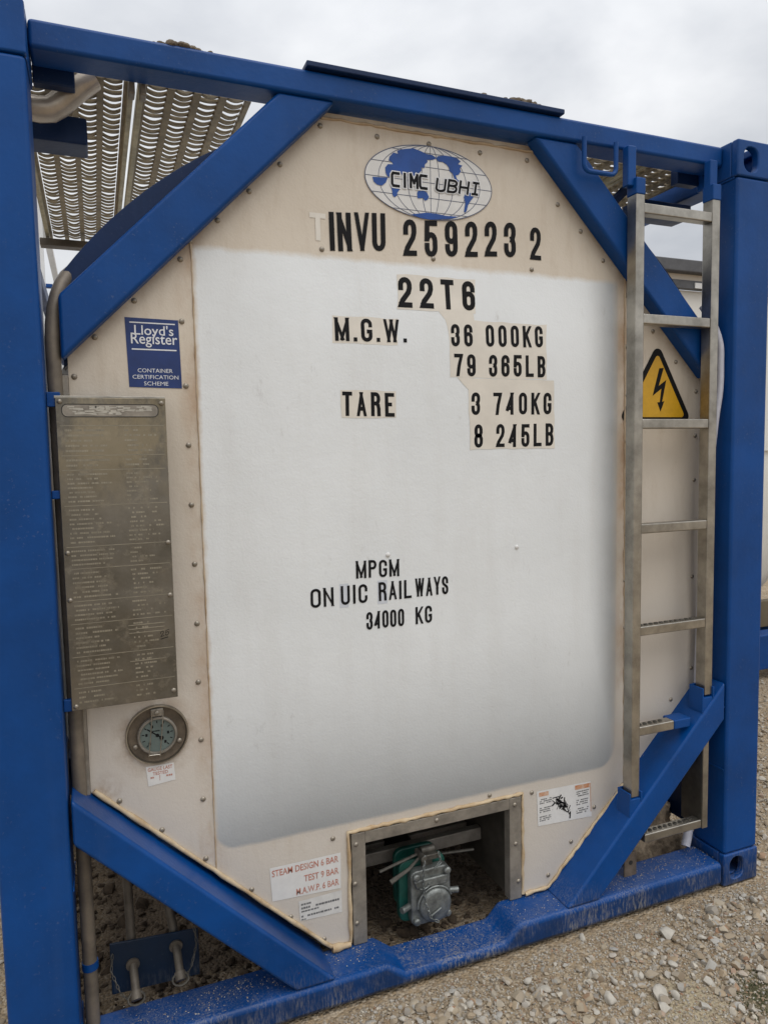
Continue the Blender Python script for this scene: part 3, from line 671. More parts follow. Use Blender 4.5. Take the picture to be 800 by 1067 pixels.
def emblem_text(text, x0, z0, x1, z1, h, y, t, halo, shear):
    for mat, tt, dy, nm in ((WHITE, t+halo, 0, 'emblem_halo'), (BLACK, t, .0006, 'emblem_lettering')):
        mb = MB(); n = len(text); gp = .42; u = (x1-x0)/(n+gp*(n-1)); k = 0
        for i, c in enumerate(text):
            xx = x0+i*u*(1+gp); zz = z0+(z1-z0)*(xx-x0)/(x1-x0); strokes = GLY[c]
            if c == 'C': strokes = [[(1,1),(.15,1),(0,.85),(0,.15),(.15,0),(1,0)]]
            if c == 'M': strokes = [[(0,0),(0,1)],[(0,1),(.5,.35)],[(1,1),(.5,.35)],[(1,1),(1,0)]]
            if c == 'I' and text != 'CIMC': strokes = [[(.5,0),(.5,1)],[(.2,1),(.8,1)],[(.2,0),(.8,0)]]
            for st in strokes:
                pts = [Vector((xx+p[0]*u+shear*p[1]*h, zz+p[1]*h)) for p in st]
                for a, b in ((0,1),(-1,-2)): d = (pts[a]-pts[b]).normalized(); pts[a] = pts[a]+d*tt*.45
                add_ribbon(mb, pts, tt, y-dy-.00005*(k%8)); k += 1
        mb.keep = True; mb.build(nm, mat, gl)
emblem_text('CIMC', 1.085, 2.339, 1.193, 2.343, .035, gy-.0022, .0078, .006, .0)
emblem_text('UBHI', 1.224, 2.341, 1.366, 2.345, .033, gy-.0022, .0070, .005, .16)

# ---- blue certification sticker
sy = PY-.0012
st = MB().flat([(.346,1.931),(.477,1.929),(.480,1.754),(.350,1.756)], sy).build('certification_sticker', NAVYPRINT, panel)
sb = MB().flat([(.357,1.9205),(.4685,1.9195),(.4685,1.9165),(.357,1.9175)], sy-.0006).flat([(.360,1.8535),(.470,1.8530),(.470,1.8498),(.360,1.8503)], sy-.0006)
sb.build('sticker_rule', WHITE, st)
type_text('sticker_lettering', "Lloyd's", .368, 1.8805, .464, 1.9135, sy-.0008, WHITE, st, bold=.006)
type_text('sticker_lettering', "Register", .359, 1.857, .473, 1.8925, sy-.0010, WHITE, st, bold=.006)
type_text('sticker_lettering', "CONTAINER", .372, 1.7935, .458, 1.8035, sy-.0006, WHITE, st)
type_text('sticker_lettering', "CERTIFICATION", .359, 1.777, .472, 1.7870, sy-.0006, WHITE, st)
type_text('sticker_lettering', "SCHEME", .386, 1.7605, .446, 1.7705, sy-.0006, WHITE, st)

# ---- warning triangle
tri = [(2.0600,1.936),(2.2165,1.664),(1.892,1.664)]
def rounded(poly, r, n=6):
    out = []
    for i in range(len(poly)):
        p = Vector(poly[i]); a = (Vector(poly[i-1])-p).normalized(); b = (Vector(poly[(i+1)%len(poly)])-p).normalized()
        h = math.acos(a.dot(b))/2; c = p+(a+b).normalized()*r/math.sin(h); d = r/math.tan(h)
        p0, p1 = p+a*d, p+b*d; a0 = math.atan2(p0.y-c.y,p0.x-c.x); a1 = math.atan2(p1.y-c.y,p1.x-c.x); da = (a1-a0+PI)%(2*PI)-PI
        out += [(c.x+r*math.cos(a0+da*k/n), c.y+r*math.sin(a0+da*k/n)) for k in range(n+1)]
    return out
ws = MB().flat(rounded(tri,.022), PY-.0012).build('warning_sticker', BLACK, panel)
cxt, czt = sum(p[0] for p in tri)/3, sum(p[1] for p in tri)/3
MB().flat(rounded([(cxt+(x-cxt)*.80, czt+(z-czt)*.80) for x,z in tri],.010), PY-.0018).build('warning_field', YELLOW, ws)
bolt = [(2.064,1.868),(2.085,1.870),(2.062,1.803),(2.098,1.826),(2.079,1.744),(2.090,1.748),(2.072,1.708),(2.056,1.742),(2.068,1.743),(2.075,1.793),(2.034,1.766)]
MB().flat([(2.066+(x-2.064)*.92, 1.772+(z-1.785)*.92) for x, z in bolt], PY-.0024).build('lightning_symbol', BLACK, ws)

# ---- small stickers low on the panel
s1 = MB().flat([(.668,.395),(.882,.393),(.880,.283),(.673,.294)], PY-.0012).build('pressure_sticker', STICKER_W, panel)
type_text('sticker_lettering', "STEAM DESIGN 6 BAR", .674,.3665,.874,.3865, PY-.0018, REDPRINT, s1, bold=.012)
type_text('sticker_lettering', "TEST 9 BAR", .768,.3300,.874,.3500, PY-.0018, REDPRINT, s1, bold=.012)
type_text('sticker_lettering', "M.A.W.P. 6 BAR", .744,.2950,.874,.3150, PY-.0018, REDPRINT, s1, bold=.012)
s2 = MB().flat([(.750,.274),(.882,.276),(.882,.207),(.753,.213)], PY-.0012).build('notice_sticker', STICKER, panel)
mb = MB()
dashes(mb,.757,.256,.80,.268,1,PY-.0018,.45,.004,.009); dashes(mb,.757,.245,.876,.256,1,PY-.0018,.55,.004,.01,(.97,1)); dashes(mb,.757,.236,.82,.245,1,PY-.0018,.5,.004,.01)
dashes(mb,.757,.221,.876,.230,1,PY-.0018,.6,.004,.01,(.9,1)); dashes(mb,.757,.213,.79,.219,1,PY-.0018,.5,.004,.008)
mb.build('sticker_print', GREYPRINT, s2)
s3 = MB().flat([(.346,.755),(.418,.755),(.421,.707),(.351,.700)], PY-.0012).build('gauge_sticker', STICKER_W, panel)
type_text('sticker_lettering', "GAUGE LAST", .351,.7405,.414,.7505, PY-.0018, REDPRINT, s3, bold=.012)
type_text('sticker_lettering', "TESTED", .363,.7285,.402,.7375, PY-.0018, REDPRINT, s3, bold=.012)
mb = MB(); dashes(mb,.357,.719,.371,.7265,1,PY-.0018,.6,.003,.005,(1,1)); dashes(mb,.391,.719,.413,.7265,1,PY-.0018,.6,.003,.005,(1,1)); mb.flat([(.380,.712),(.3812,.712),(.3812,.727),(.380,.727)],PY-.0018)
mb.build('sticker_print', REDPRINT, s3)
s4 = MB().flat([(1.569,.444),(1.787,.438),(1.792,.312),(1.574,.323)], PY-.0012).build('instruction_sticker', STICKER_W, panel)
mb = MB(); mb.flat([(1.578,.438),(1.615,.437),(1.615,.423),(1.578,.424)],PY-.0018).flat([(1.722,.4345),(1.782,.433),(1.782,.418),(1.722,.4195)],PY-.0018).flat([(1.7835,.433),(1.7865,.433),(1.790,.33),(1.787,.33)],PY-.0018)
mb.build('sticker_band', ORANGEPRINT, s4)
mb = MB()
for z in (.396,.366,.336): dashes(mb,1.580,z,1.632,z+.020,3,PY-.0018,.5,.003,.008,(.85,1)); dashes(mb,1.728,z-.004,1.780,z+.018,3,PY-.0018,.5,.003,.008,(.85,1))
mb.build('sticker_print', GREYPRINT, s4)
mb = MB(); k = 0
for i in range(42):
    t = random.random(); cx = 1.640+.065*t+random.gauss(0,.008); cz = .408-.062*t+random.gauss(0,.010); a = random.uniform(0,PI); l = random.uniform(.004,.014)
    add_ribbon(mb, [(cx-l*math.cos(a),cz-l*math.sin(a)),(cx+l*math.cos(a),cz+l*math.sin(a))], random.uniform(.002,.006), PY-.0019-.00003*(k%10)); k += 1
mb.build('valve_drawing', BLACK, s4)

# ---- stainless valve box
LINING = plain("shaded_lining", (0.085,0.075,0.06,1), .6, .3, .5, 14)  # lining coloured dark for the shade inside the box
fb = MB(); x0,x1,z0,z1 = NX0+.003,NX1-.003,.094,NZ-.003; wi = .044
fb.box(x0,x0+wi,PY-.007,PY+.028,z0,z1).box(x1-wi,x1,PY-.007,PY+.028,z0,z1).box(x0+wi,x1-wi,PY-.0065,PY+.028,z1-wi*.82,z1)
fr = fb.build('valve_box', STEEL_DULL, T, .002)
FR = [(0.923,0.288),(1.197,0.428),(1.483,0.286),(0.929,0.41),(1.48,0.42),(0.926,0.163),(1.493,0.155)]
for x, z in FR:
    o = rv0.copy(); COL.objects.link(o); o.parent = fr; o.location = (x, PY-.0072, z)
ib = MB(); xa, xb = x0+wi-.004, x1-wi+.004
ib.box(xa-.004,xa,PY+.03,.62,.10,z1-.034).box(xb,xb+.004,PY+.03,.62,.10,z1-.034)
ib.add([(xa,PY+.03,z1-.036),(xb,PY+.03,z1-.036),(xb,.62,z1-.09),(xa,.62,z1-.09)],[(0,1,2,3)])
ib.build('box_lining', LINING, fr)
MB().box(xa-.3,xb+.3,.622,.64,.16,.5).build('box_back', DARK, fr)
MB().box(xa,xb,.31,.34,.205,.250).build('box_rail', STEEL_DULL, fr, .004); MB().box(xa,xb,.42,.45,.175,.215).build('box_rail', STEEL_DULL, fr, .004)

# ---- bottom outlet valve
vx, vy, vz = 1.186, .145, .170
def rsq(w, h, r, cx, cz): return rounded([(cx-w/2,cz-h/2),(cx+w/2,cz-h/2),(cx+w/2,cz+h/2),(cx-w/2,cz+h/2)], r, 5)
body = MB().prism(rsq(.164,.204,.028,vx-.012,vz+.006), vy+.035, vy+.062)
body.prism(rsq(.150,.19,.03,vx-.006,vz+.012), vy+.105, vy+.125)
VB = body.build('outlet_valve', GREEN, T, .006, 2); MB().prism(rsq(.10,.12,.03,vx,vz+.0), vy+.08, vy+.34).build('valve_neck', DARK, VB)
cap = MB().prism(rsq(.138,.180,.022,vx+.002,vz-.004), vy, vy+.033)
cap.lathe([(.056,0),(.056,.012),(.050,.018),(.040,.020),(.0001,.022)], (vx+.012,vy,vz-.032), (0,-1,0), 32)
cap.prism([(vx-.05,vz+.03),(vx+.05,vz+.03),(vx+.062,vz+.06),(vx-.062,vz+.06)], vy-.010, vy+.001)
VC = cap.build('valve_cap', VALVE, VB, .005, 2)
bb = MB()
for dx, dz in ((-.052,.072),(.056,.072),(-.052,-.074),(.056,-.070)): bb.lathe([(.012,0),(.012,.012),(.008,.016),(.0001,.017)], (vx+dx,vy-.0,vz+dz), (0,-1,0), 8)
bb.lathe([(.010,-.02),(.010,.03)], (vx-.072,vy+.012,vz-.03), (-1,-.4,0), 10).lathe([(.010,-.01),(.010,.03)], (vx+.072,vy+.012,vz-.01), (1,-.3,0), 10)
bb.build('cap_bolt', VALVE, VC, smooth=True)
rim = MB().tube([(vx+.012+.060*math.cos(math.radians(a)),vy-.008,vz-.032+.060*math.sin(math.radians(a))) for a in range(20,190,10)], .0035, 6)
rim.tube([(vx-.03+.02*math.cos(a),vy-.014,vz+.045+.012*math.sin(a)) for a in np.linspace(-2.4,.3,8)], .003, 6).tube([(vx-.01,vy-.024,vz-.055),(vx+.025,vy-.026,vz-.035)],.0035,6)
rim.build('cap_rib', VALVE, VC, smooth=True)
nk = MB().box(vx-.018,vx+.018,vy+.02,vy+.06,vz+.08,vz+.112).box(vx-.028,vx+.034,vy+.005,vy+.055,vz+.110,vz+.128).lathe([(.013,-.024),(.013,.024)],(vx+.004,vy+.03,vz+.134),(1,0,0),14)
nk.lathe([(.010,-.03),(.010,.03)],(vx-.024,vy+.02,vz+.126),(0,1,0),12)
nk.build('valve_knuckle', LEVER, VB, .003)
MB().tube([(vx-.02,vy+.03,vz+.128),(vx-.10,vy+.02,vz+.118),(vx-.165,vy+.02,vz+.104)],.0048,8).build('valve_lever', LEVER, VB, smooth=True)
MB().tube([(vx-.02,vy+.02,vz+.126),(vx-.07,vy+.01,vz+.095),(vx-.135,vy+.005,vz+.070)],.010,8,True,[.004,.0055,.0085]).build('valve_lever', LEVER, VB, smooth=True)
MB().tube([(vx+.06,vy+.10,vz+.065),(vx+.20,vy+.08,vz+.062)],.0048,8).build('valve_handle', LEVER, VB, smooth=True)
ch = MB()
def chain(pts, r=.0018, link=.012):
    P = [Vector(p) for p in pts]; segs = []
    for a, b in zip(P, P[1:]):
        n = max(1, int((b-a).length/link)); segs += [(a.lerp(b,i/n), a.lerp(b,(i+1)/n)) for i in range(n)]
    for i, (a, b) in enumerate(segs):
        t = (b-a).normalized(); s = t.orthogonal().normalized(); s = (Matrix.Rotation(PI/2*(i%2)+.4,3,t)@s); c = (a+b)/2; l = (b-a).length*.62; w = link*.28
        ch.tube([c+t*l*math.cos(u)+s*w*math.sin(u) for u in np.linspace(0,2*PI,9)], r, 5, False)
chain([(vx-.02,vy-.006,vz+.135),(vx-.032,vy-.016,vz+.08),(vx-.03,vy-.02,vz+.0),(vx-.012,vy-.028,vz-.06),(vx+.012,vy-.032,vz-.075)])
ch.build('valve_chain', VALVE, VB, smooth=True); ch = MB()
chain([(vx+.028,vy-.004,vz+.138),(vx+.034,vy-.008,vz+.105),(vx+.01,vy-.010,vz+.090)])
ch.build('valve_chain', VALVE, VB, smooth=True)

# ---- data plate with bracket
DP = MB().box(.178,.430,.049,.053,.957,1.722).build('data_plate', PLATE, T, .0015)
MB().box(.176,.430,.0535,.075,1.7195,1.7265).build('plate_bracket', STEEL, DP, .001)
for z0_, z1_ in ((1.700,1.735),(.955,.985),(1.48,1.50)): MB().box(.160,.190,.054,.068,z0_,z1_).build('plate_bracket', BLUE, DP, .002)
ETCH = plain("etched_line", (0.36,0.325,0.25,1), .5, .6, .35, 30)
em = MB(); py = .0486
rules = [1.655,1.582,1.548,1.462,1.360,1.305,1.225,1.165,1.115,1.040]
rules = [1.655,1.583,1.548,1.462,1.362,1.308,1.228,1.172,1.090,1.012]
for z in rules: em.flat([(.186,z-.0009),(.424,z-.0009),(.424,z+.0009),(.186,z+.0009)], py)
for a, b in zip([1.655]+rules[1:], rules[1:]+[.965]):
    rows = max(2, int((a-b)/.0122))
    dashes(em,.196,b+.005,.300,a-.005,rows,py,.38,.002,.006,(.5,1),density=.85)
    dashes(em,.330,b+.005,.415,a-.005,rows,py,.38,.002,.006,(.3,1),density=.6)
for z in (1.155,1.145,1.135,1.063): em.flat([(.318,z),(.405,z),(.405,z+.0022),(.318,z+.0022)], py-.0001)
em.build('plate_engraving', ETCH, DP)
pl = MB(); rr = rounded([(.192,1.676),(.412,1.676),(.412,1.706),(.192,1.706)],.012,4)
pl.flat([(x+random.uniform(-.001,.001),z+random.uniform(-.001,.001)) for x,z in rr], py-.0001); pl.build('worn_panel', STEEL_DULL, DP); ol = MB(); add_ribbon(ol, rr, .0022, py-.0002, True); ol.build('panel_outline', DARK, DP)
pw = MB(); k = 0
for i in range(60):
    cx = random.uniform(.198,.400); cz = random.uniform(1.681,1.701) if cx < .33 else random.uniform(1.690,1.702); w = random.uniform(.006,.02); h = random.uniform(.002,.005)
    cx = min(cx, .405-w); pw.flat([(cx-w/2,cz-h/2+random.uniform(-.001,.001)),(cx+w/2,cz-h/2),(cx+w/2+random.uniform(-.004,.004),cz+h/2),(cx-w/2,cz+h/2)], py-.0003-.00003*(k%12)); k += 1
pw.build('peeled_film', plain("peeled_film", (.50,.47,.40,1), .6, 0, .3, 50), DP)
lettering('pen_mark','25',.394,1.118,.414,1.124,.014,py-.0002,BLACK,DP,jitter=.1,thick=.10)
add = MB(); add_ribbon(add,[(.394,1.113),(.412,1.117)],.0018,py-.0002); add.build('pen_mark',BLACK,DP)
for x, z in ((.188,1.712),(.420,1.710),(.188,1.348),(.422,1.36),(.188,1.232),(.421,1.225),(.188,.967),(.420,.976)):
    o = rv0.copy(); COL.objects.link(o); o.parent = DP; o.location = (x,.049,z); o.scale = (.85,1,.85)

# ---- pressure gauge
gx, gz = .379, .840
PG = MB().lathe([(.0870,0),(.0870,.006),(.0850,.011),(.0820,.011),(.0805,.004),(.0800,.0005),(.0001,.0004)], (gx,PY,gz), (0,-1,0), 56).build('pressure_gauge', STEEL, T, smooth=True)
MB().lathe([(.0815,.0010),(.0790,.0030),(.070,.0022),(.060,.0016),(.054,.0012)], (gx,PY,gz), (0,-1,0), 48, False).build('gauge_recess', RECESS, PG, smooth=True)
MB().lathe([(.055,-.018),(.055,.010),(.052,.013),(.049,.013),(.047,.009),(.0468,.007)], (gx,PY,gz-.002), (0,-1,0), 48, False).build('gauge_bezel', STEEL_DULL, PG, smooth=True)
DL = MB().lathe([(.0475,-.01),(.0475,.006),(.0001,.006)], (gx,PY,gz-.002), (0,-1,0), 48).build('gauge_dial', DIAL, PG)
tk = MB(); yk = PY-.0066; czg = gz-.002
for i in range(11):
    a = math.radians(225-27*i); c, s = math.cos(a), math.sin(a)
    add_ribbon(tk, [(gx+c*.036,czg+s*.036),(gx+c*.043,czg+s*.043)], .0026, yk)
    if i % 2 == 0: tk.flat([(gx+c*.030-.003,czg+s*.030-.004),(gx+c*.030+.003,czg+s*.030-.004),(gx+c*.030+.003,czg+s*.030+.004),(gx+c*.030-.003,czg+s*.030+.004)], yk)
dashes(tk, gx-.014, czg+.010, gx+.016, czg+.017, 1, yk, .5, .002, .004, (1,1))
nd = math.radians(142)
add_ribbon(tk, [(gx+.016*math.cos(nd+PI),czg+.016*math.sin(nd+PI)),(gx+.034*math.cos(nd),czg+.034*math.sin(nd))], .0034, yk-.0004)
tk.flat(arc(gx,czg,.005,.005,0,360,12)[:-1], yk-.0006); tk.flat(arc(gx+.014*math.cos(nd+PI),czg+.014*math.sin(nd+PI),.006,.006,0,360,12)[:-1], yk-.0008)
tk.build('gauge_needle', BLACK, PG)
gd = MB().tube([(gx-.012,PY-.018,gz+.075),(gx-.016,PY-.020,gz+.03),(gx-.026,PY-.020,gz-.055),(gx-.026,PY-.006,gz-.062)],.0016,6)
gd.tube([(gx+.018,PY-.018,gz+.072),(gx+.014,PY-.020,gz+.03),(gx+.004,PY-.020,gz-.058),(gx+.004,PY-.006,gz-.064)],.0016,6).tube([(gx-.026,PY-.020,gz-.052),(gx+.004,PY-.020,gz-.054)],.0016,6)
gd.build('gauge_guard', STEEL, PG)
MB().box(gx-.016,gx+.018,PY-.016,PY-.004,gz+.056,gz+.078).build('guard_clip', STEEL_DULL, PG, .003)
for a in (90, 205, -25):
    o = rv0.copy(); COL.objects.link(o); o.parent = PG; o.location = (gx+.0665*math.cos(math.radians(a)), PY-(.0165 if a==90 else .0035), gz+.0665*math.sin(math.radians(a)))

PG.scale = (.93,.93,.93); PG.location = (gx*.07,PY*.07,gz*.07)      # a touch smaller about its own centre
# ---- left side: drain pipe, flange strip, steam tubes and their plate
pp = [(.186,.100,.10),(.183,.100,1.00),(.178,.100,1.84)]+[(.178+.085*(1-math.cos(a)),.100+.10*(1-math.cos(a)),1.86+.20*math.sin(a)) for a in np.linspace(0,PI/2,9)]+[(.33,.26,2.075)]
MB().tube(pp, .0175, 14).build('drain_pipe', TAN, T, smooth=True)
MB().tube([(.186,.100,.253),(.186,.100,.272)], .0205, 14).build('pipe_clamp', BLUE, T, smooth=True)
MB().box(.178,.2085,.100,.146,.715,1.78).build('panel_flange', STEEL_DULL, T, .002)
sp = MB().prism([(.234,.128),(.466,.118),(.466,.254),(.234,.272)], .146, .153).build('tube_plate', DIRTYNAVY, T, .002)
for k, (tx, tz, bx, bz, px) in enumerate(((.286,.95,.290,.215,.287),(.330,.80,.404,.235,.40))):
    MB().tube([(tx,.185,tz),(px*.6+tx*.4,.180,.45),(bx,.172,bz),(bx,.160,bz-.02)], .0125, 12).build('steam_tube', BRONZE, T, smooth=True)
    nz = MB().tube([(bx,.156,bz-.012),(bx+.002,.12,bz-.030),(bx+.004,.085,bz-.062)], .0110, 14).tube([(bx+.003,.093,bz-.054),(bx+.0045,.078,bz-.069)], .0145, 14).lathe([(.018,0),(.018,.006)], (bx,.147,bz-.014), (0,-1,-.1), 18)
    NZ_ = nz.build('tube_nozzle', BRONZE, T, smooth=True)
    ch = MB(); sgn = -1 if k == 0 else 1
    ch.tube([(bx+.004+.021*math.cos(a),.080+.006*math.sin(a),bz-.066+.018*math.sin(a)*.8) for a in np.linspace(0,2*PI,15)], .0028, 6, False)
    chain([(bx+sgn*.05,.142,bz+.03),(bx+sgn*.055,.13,bz-.01),(bx+sgn*.035,.10,bz-.055),(bx+sgn*.018,.08,bz-.062)], .0011, .011)
    ch.build('nozzle_chain', LEVER, NZ_, smooth=True)
# ---- right side: white drain hose and small tab on the beam
hp = [(2.225,.09,2.06),(2.240,.060,2.00),(2.2585,.046,1.93),(2.2625,.045,1.86),(2.2610,.045,1.77),(2.248,.050,1.66),(2.240,.065,1.45),(2.236,.085,1.15),(2.240,.095,.95),(2.237,.096,.80),(2.235,.096,.69)]
hs = []
for i in range(len(hp)-1):
    for t in np.linspace(0,1,6,endpoint=False):
        p0,p1,p2,p3 = [Vector(hp[min(max(i+k,0),len(hp)-1)]) for k in (-1,0,1,2)]
        hs.append(.5*((2*p1)+(p2-p0)*t+(2*p0-5*p1+4*p2-p3)*t*t+(3*p1-p0-3*p2+p3)*t**3))
hs.append(Vector(hp[-1])); MB().tube(hs, .0125, 12).build('drain_hose', HOSE, T, smooth=True)
MB().tube([(2.235,.10,.42),(2.245,.12,.30),(2.245,.13,.21),(2.225,.12,.15),(2.205,.11,.115)], .016, 12).build('drain_hose', HOSE, T, smooth=True)
MB().tube([(2.395,.22,.268),(2.395,.60,.270),(2.395,1.1,.268)], .013, 12).build('rail_tube', HOSE, T, smooth=True)
bt = MB().box(1.893,1.946,.072,.078,.090,.176).build('beam_tab', RUSTY, T, .002)
MB().lathe([(.008,0),(.008,.0008)], (1.920,.0718,.140), (0,-1,0), 16).build('tab_hole', DARK, bt)
# tie-down loop under the top beam
lp = [(1.695,.045,2.53),(1.695,.045,2.452)]+[(1.715+.02*math.cos(a),.045,2.450+.02*math.sin(a)) for a in np.linspace(PI,1.5*PI,5)]+[(1.795+.02*math.cos(a),.045,2.450+.02*math.sin(a)) for a in np.linspace(1.5*PI,2*PI,5)]+[(1.815,.045,2.53)]
MB().tube(lp, .0075, 10).build('tie_loop', BLUE, T, smooth=True)

# ---- ladder
def bracket(*b): return MB().box(*b).build('ladder_bracket', BLUE, T, .004)
for xs in (1.855, 2.193): bracket(xs-.004,xs+.028,.030,.059,2.400,2.523)
for xs in (2.172, 1.860):          # open sockets on the brace that take the stile feet
    z0, z1 = (.655,.742) if xs > 2 else (.340,.425); mb = MB()
    mb.box(xs,xs+.006,.010,.072,z0,z1).box(xs+.006,xs+.054,.066,.072,z0,z1).box(xs+.048,xs+.054,.010,.066,z0,z1).box(xs+.006,xs+.048,.012,.066,z0,z1-.035 if xs > 2 else z1-.022)
    mb.build('stile_socket', BLUE, T, .002)
mb = MB().add([(2.056,.018,.612),(2.125,.018,.612),(2.130,.018,.644),(2.056,.018,.644),(2.056,.075,.612),(2.125,.075,.612),(2.130,.075,.644),(2.056,.075,.644)],[(0,1,2,3),(7,6,5,4),(3,2,6,7),(0,4,5,1),(1,5,6,2),(0,3,7,4)])
mb.build('ladder_bracket', BLUE, T, .004)
def stile(x, z0, z1, zc):
    s = MB().box(x,x+.034,.018,.062,z0,z1).build('ladder_stile', STEEL, T, .004)
    MB().box(x-.0015,x+.0355,.0165,.0635,z1-.002,zc).build('stile_cap', BLUE, s, .004)
stile(1.874,.405,2.375,2.425); stile(2.190,.712,2.392,2.442)
def rung(x0, x1, y0, y1, z, t):
    r = MB().box(x0,x1,y0,y1,z-t,z+t).build('ladder_rung', STEEL, T, .004)
    if z < 1.0:                        # raised tread holes on the lower rungs
        mb = MB(); n = int((x1-x0-.02)/.022)
        for j in range(n): mb.lathe([(.0075,0),(.0075,.003),(.0045,.0035),(.004,-.001),(.0001,-.001)], (x0+.015+j*.022,(y0+y1)/2,z+t), (0,0,1), 8)
        mb.build('tread_holes', LEVER, r)
for i, z in enumerate((.628,.970,1.312,1.655,1.990,2.334)): rung(1.908, 2.190 if i else 2.057, .020, .058, z, .016)
MB().box(2.182,2.206,.012,.016,.235,.62).box(2.182,2.186,.016,.110,.235,.62).build('ladder_stile', STEEL, T, .001)
rung(1.93,2.181,.014,.052,.252,.015)

# ---- walkway grating overhead
RAILTAN = plain('rail_galvanised', (0.46,0.40,0.255,1), .5, .2, .5, 18, .2)
def grating(x0, x1, y0, y1, cols, rowp, z=2.560):
    mb = MB(); pitch = (x1-x0)/cols; rib = pitch*.27
    for c in range(cols+1):
        xc = x0+c*pitch; w = rib if 0 < c < cols else rib*.7
        mb.box(xc-w/2,xc+w/2,y0,y1,z-.012,z+.004)
    n = int((y1-y0)/rowp)
    for c in range(cols):
        xa = x0+c*pitch+rib*.5; xb = x0+(c+1)*pitch-rib*.5
        for r in range(n):
            y = y0+(r+.25)*rowp; k0 = len(mb.v); m = 6; wv = rowp*(.80+random.uniform(-.06,.04)); tw = random.gauss(0,.0016)
            for i in range(m+1):
                t = i/m; x = xa+(xb-xa)*t; sag = (.0065+tw)*math.sin(PI*t); zz = z-.004-sag
                mb.v += [(x,y,zz),(x,y+wv,zz+.006),(x,y+wv,zz+.012),(x,y,zz+.006)]
            for i in range(m):
                a = k0+4*i
                for j in range(4): mb.f.append((a+j, a+(j+1)%4, a+4+(j+1)%4, a+4+j))
    o = mb.build('walkway_grating', GALV, T); return o
grating(.127,.383,.21,1.72,4,.035); grating(.428,.700,.21,1.72,4,.034)
grating(W-.700,W-.428,.21,.72,4,.040); grating(W-.383,W-.127,.21,.60,4,.035)
for a, b, y1 in ((.385,.400,1.74),(.410,.425,1.74),(.108,.124,1.74),(W-.425,W-.410,.74),(W-.400,W-.385,.74)): MB().box(a,b,.17,y1,2.530,2.562).build('walkway_rail', RAILTAN, T, .002)
for a, b in ((.383,.399),(.411,.427)): MB().box(a,b,.158,.20,2.498,2.528).build('rail_clamp', STEEL_DULL, T, .004)
MB().box(.085,.372,1.60,1.66,2.490,2.520).build('walkway_crossbar', BRONZE, T, .003)
MB().box(W-.43,W-.10,.62,.68,2.490,2.525).build('walkway_crossbar', DARK, T, .003)
MB().tube([(.10,.235,2.462),(.172,.235,2.458),(.197,.235,2.462),(.215,.235,2.475),(.27,.235,2.530),(.30,.235,2.556)], .031, 16).build('handrail_tube', PALETUBE, T, smooth=True)

# ================================================================== dirt on the top beam
def clump(name, x0, x1, y, z, n, rmax, label):
    mb = MB(); 
    for i in range(n):
        t = random.random(); r = random.uniform(.25,1)*rmax*(.5+math.sin(PI*min(max(t,.05),.95))*.6)
        bm = bmesh.new(); bmesh.ops.create_icosphere(bm, subdivisions=2, radius=r)
        for v in bm.verts: v.co *= 1+.5*noise.noise(v.co*60+Vector((i*3.1,0,0))); v.co.z *= .7
        bm.verts.index_update(); c = Vector((x0+(x1-x0)*t, y+random.uniform(-.012,.025), z+r*.4))
        mb.add([(v.co+c)[:] for v in bm.verts], [[v.index for v in f.verts] for f in bm.faces]); bm.free()
    o = mb.build(name, DIRT); return tag(o, label, 'dirt')
clump('dirt_clump', .440, .580, .080, 2.584, 110, .0135, 'crumbly brown dirt clump lying on the blue top beam above the left grating')
clump('dirt_clump', 1.320, 1.612, .078, 2.601, 170, .015, 'thin line of grey dirt crumbs lying on the dark raised lip of the top beam')

# ================================================================== neighbouring containers
def neighbour(name, loc, rz, w, h, l, frame, clad, rail, label, low=None, bars=True):
    r = empty(name, loc, rz); tag(r, label, 'tank container')
    for x in (0, w-.15):
        for y in (0, l-.15): MB().box(x,x+.15,y,y+.15,0,h).build('corner_post', frame, r, .01)
    for y in (.02, l-.14):
        MB().box(.15,w-.15,y,y+.12,h-.085,h-.01).build('top_beam', rail, r, .008); MB().box(.15,w-.15,y,y+.12,.07,.31).build('bottom_beam', frame, r, .01)
    for x in (.0, w-.10):
        MB().box(x,x+.10,.15,l-.15,h-.12,h-.02).build('side_rail', frame, r, .008); MB().box(x,x+.10,.15,l-.15,.08,.24).build('side_rail', frame, r, .008)
    R = min(w/2-.04, 1.16); cz = h-.10-R
    MB().lathe([(0.0001,.10),(R*.55,.14),(R*.82,.22),(R*.95,.32),(R,.45),(R,l-.45),(R*.95,l-.32),(R*.8,l-.2),(0.0001,l-.1)], (w/2,0,cz), (0,1,0), 72).build('tank_barrel', clad, r, smooth=True, angle=60)
    return r, R, cz
nb, R, cz = neighbour('tank_container', (2.86,1.60,0), 0, 2.438, 2.735, 6.06, BLUE, CLAD, GREYRAIL, 'cream clad tank container with grey top rail standing behind the right post')
MB().box(.16,2.28,.06,.10,2.560,2.612).build('cross_bar', GREYRAIL, nb, .004)
MB().box(.16,2.28,.075,.09,2.612,2.66).build('walkway_plate', CREAM, nb)
MB().box(.90,1.02,.052,.058,2.565,2.598).build('small_plate', STICKER_W, nb)
MB().box(.16,2.28,.30,.36,.27,.46).build('underside_shade_band', BROWNB, nb, .004)  # brown strip standing in for the barrel's shaded underside
MB().box(.16,2.28,.105,.13,1.55,2.56).build('end_panel', CLAD, nb)
neighbour('tank_container', (-2.84,8.6,0), 0, 2.6, 2.591, 6.06, CLADW, CLADW, BLUE, 'white tank container at the bottom of the far stack behind the left post')
neighbour('tank_container', (-2.84,8.6,2.60), 0, 2.6, 2.591, 6.06, CLADW, CLADW, BLUE, 'white tank container on top of the far stack, seen left of the grating')

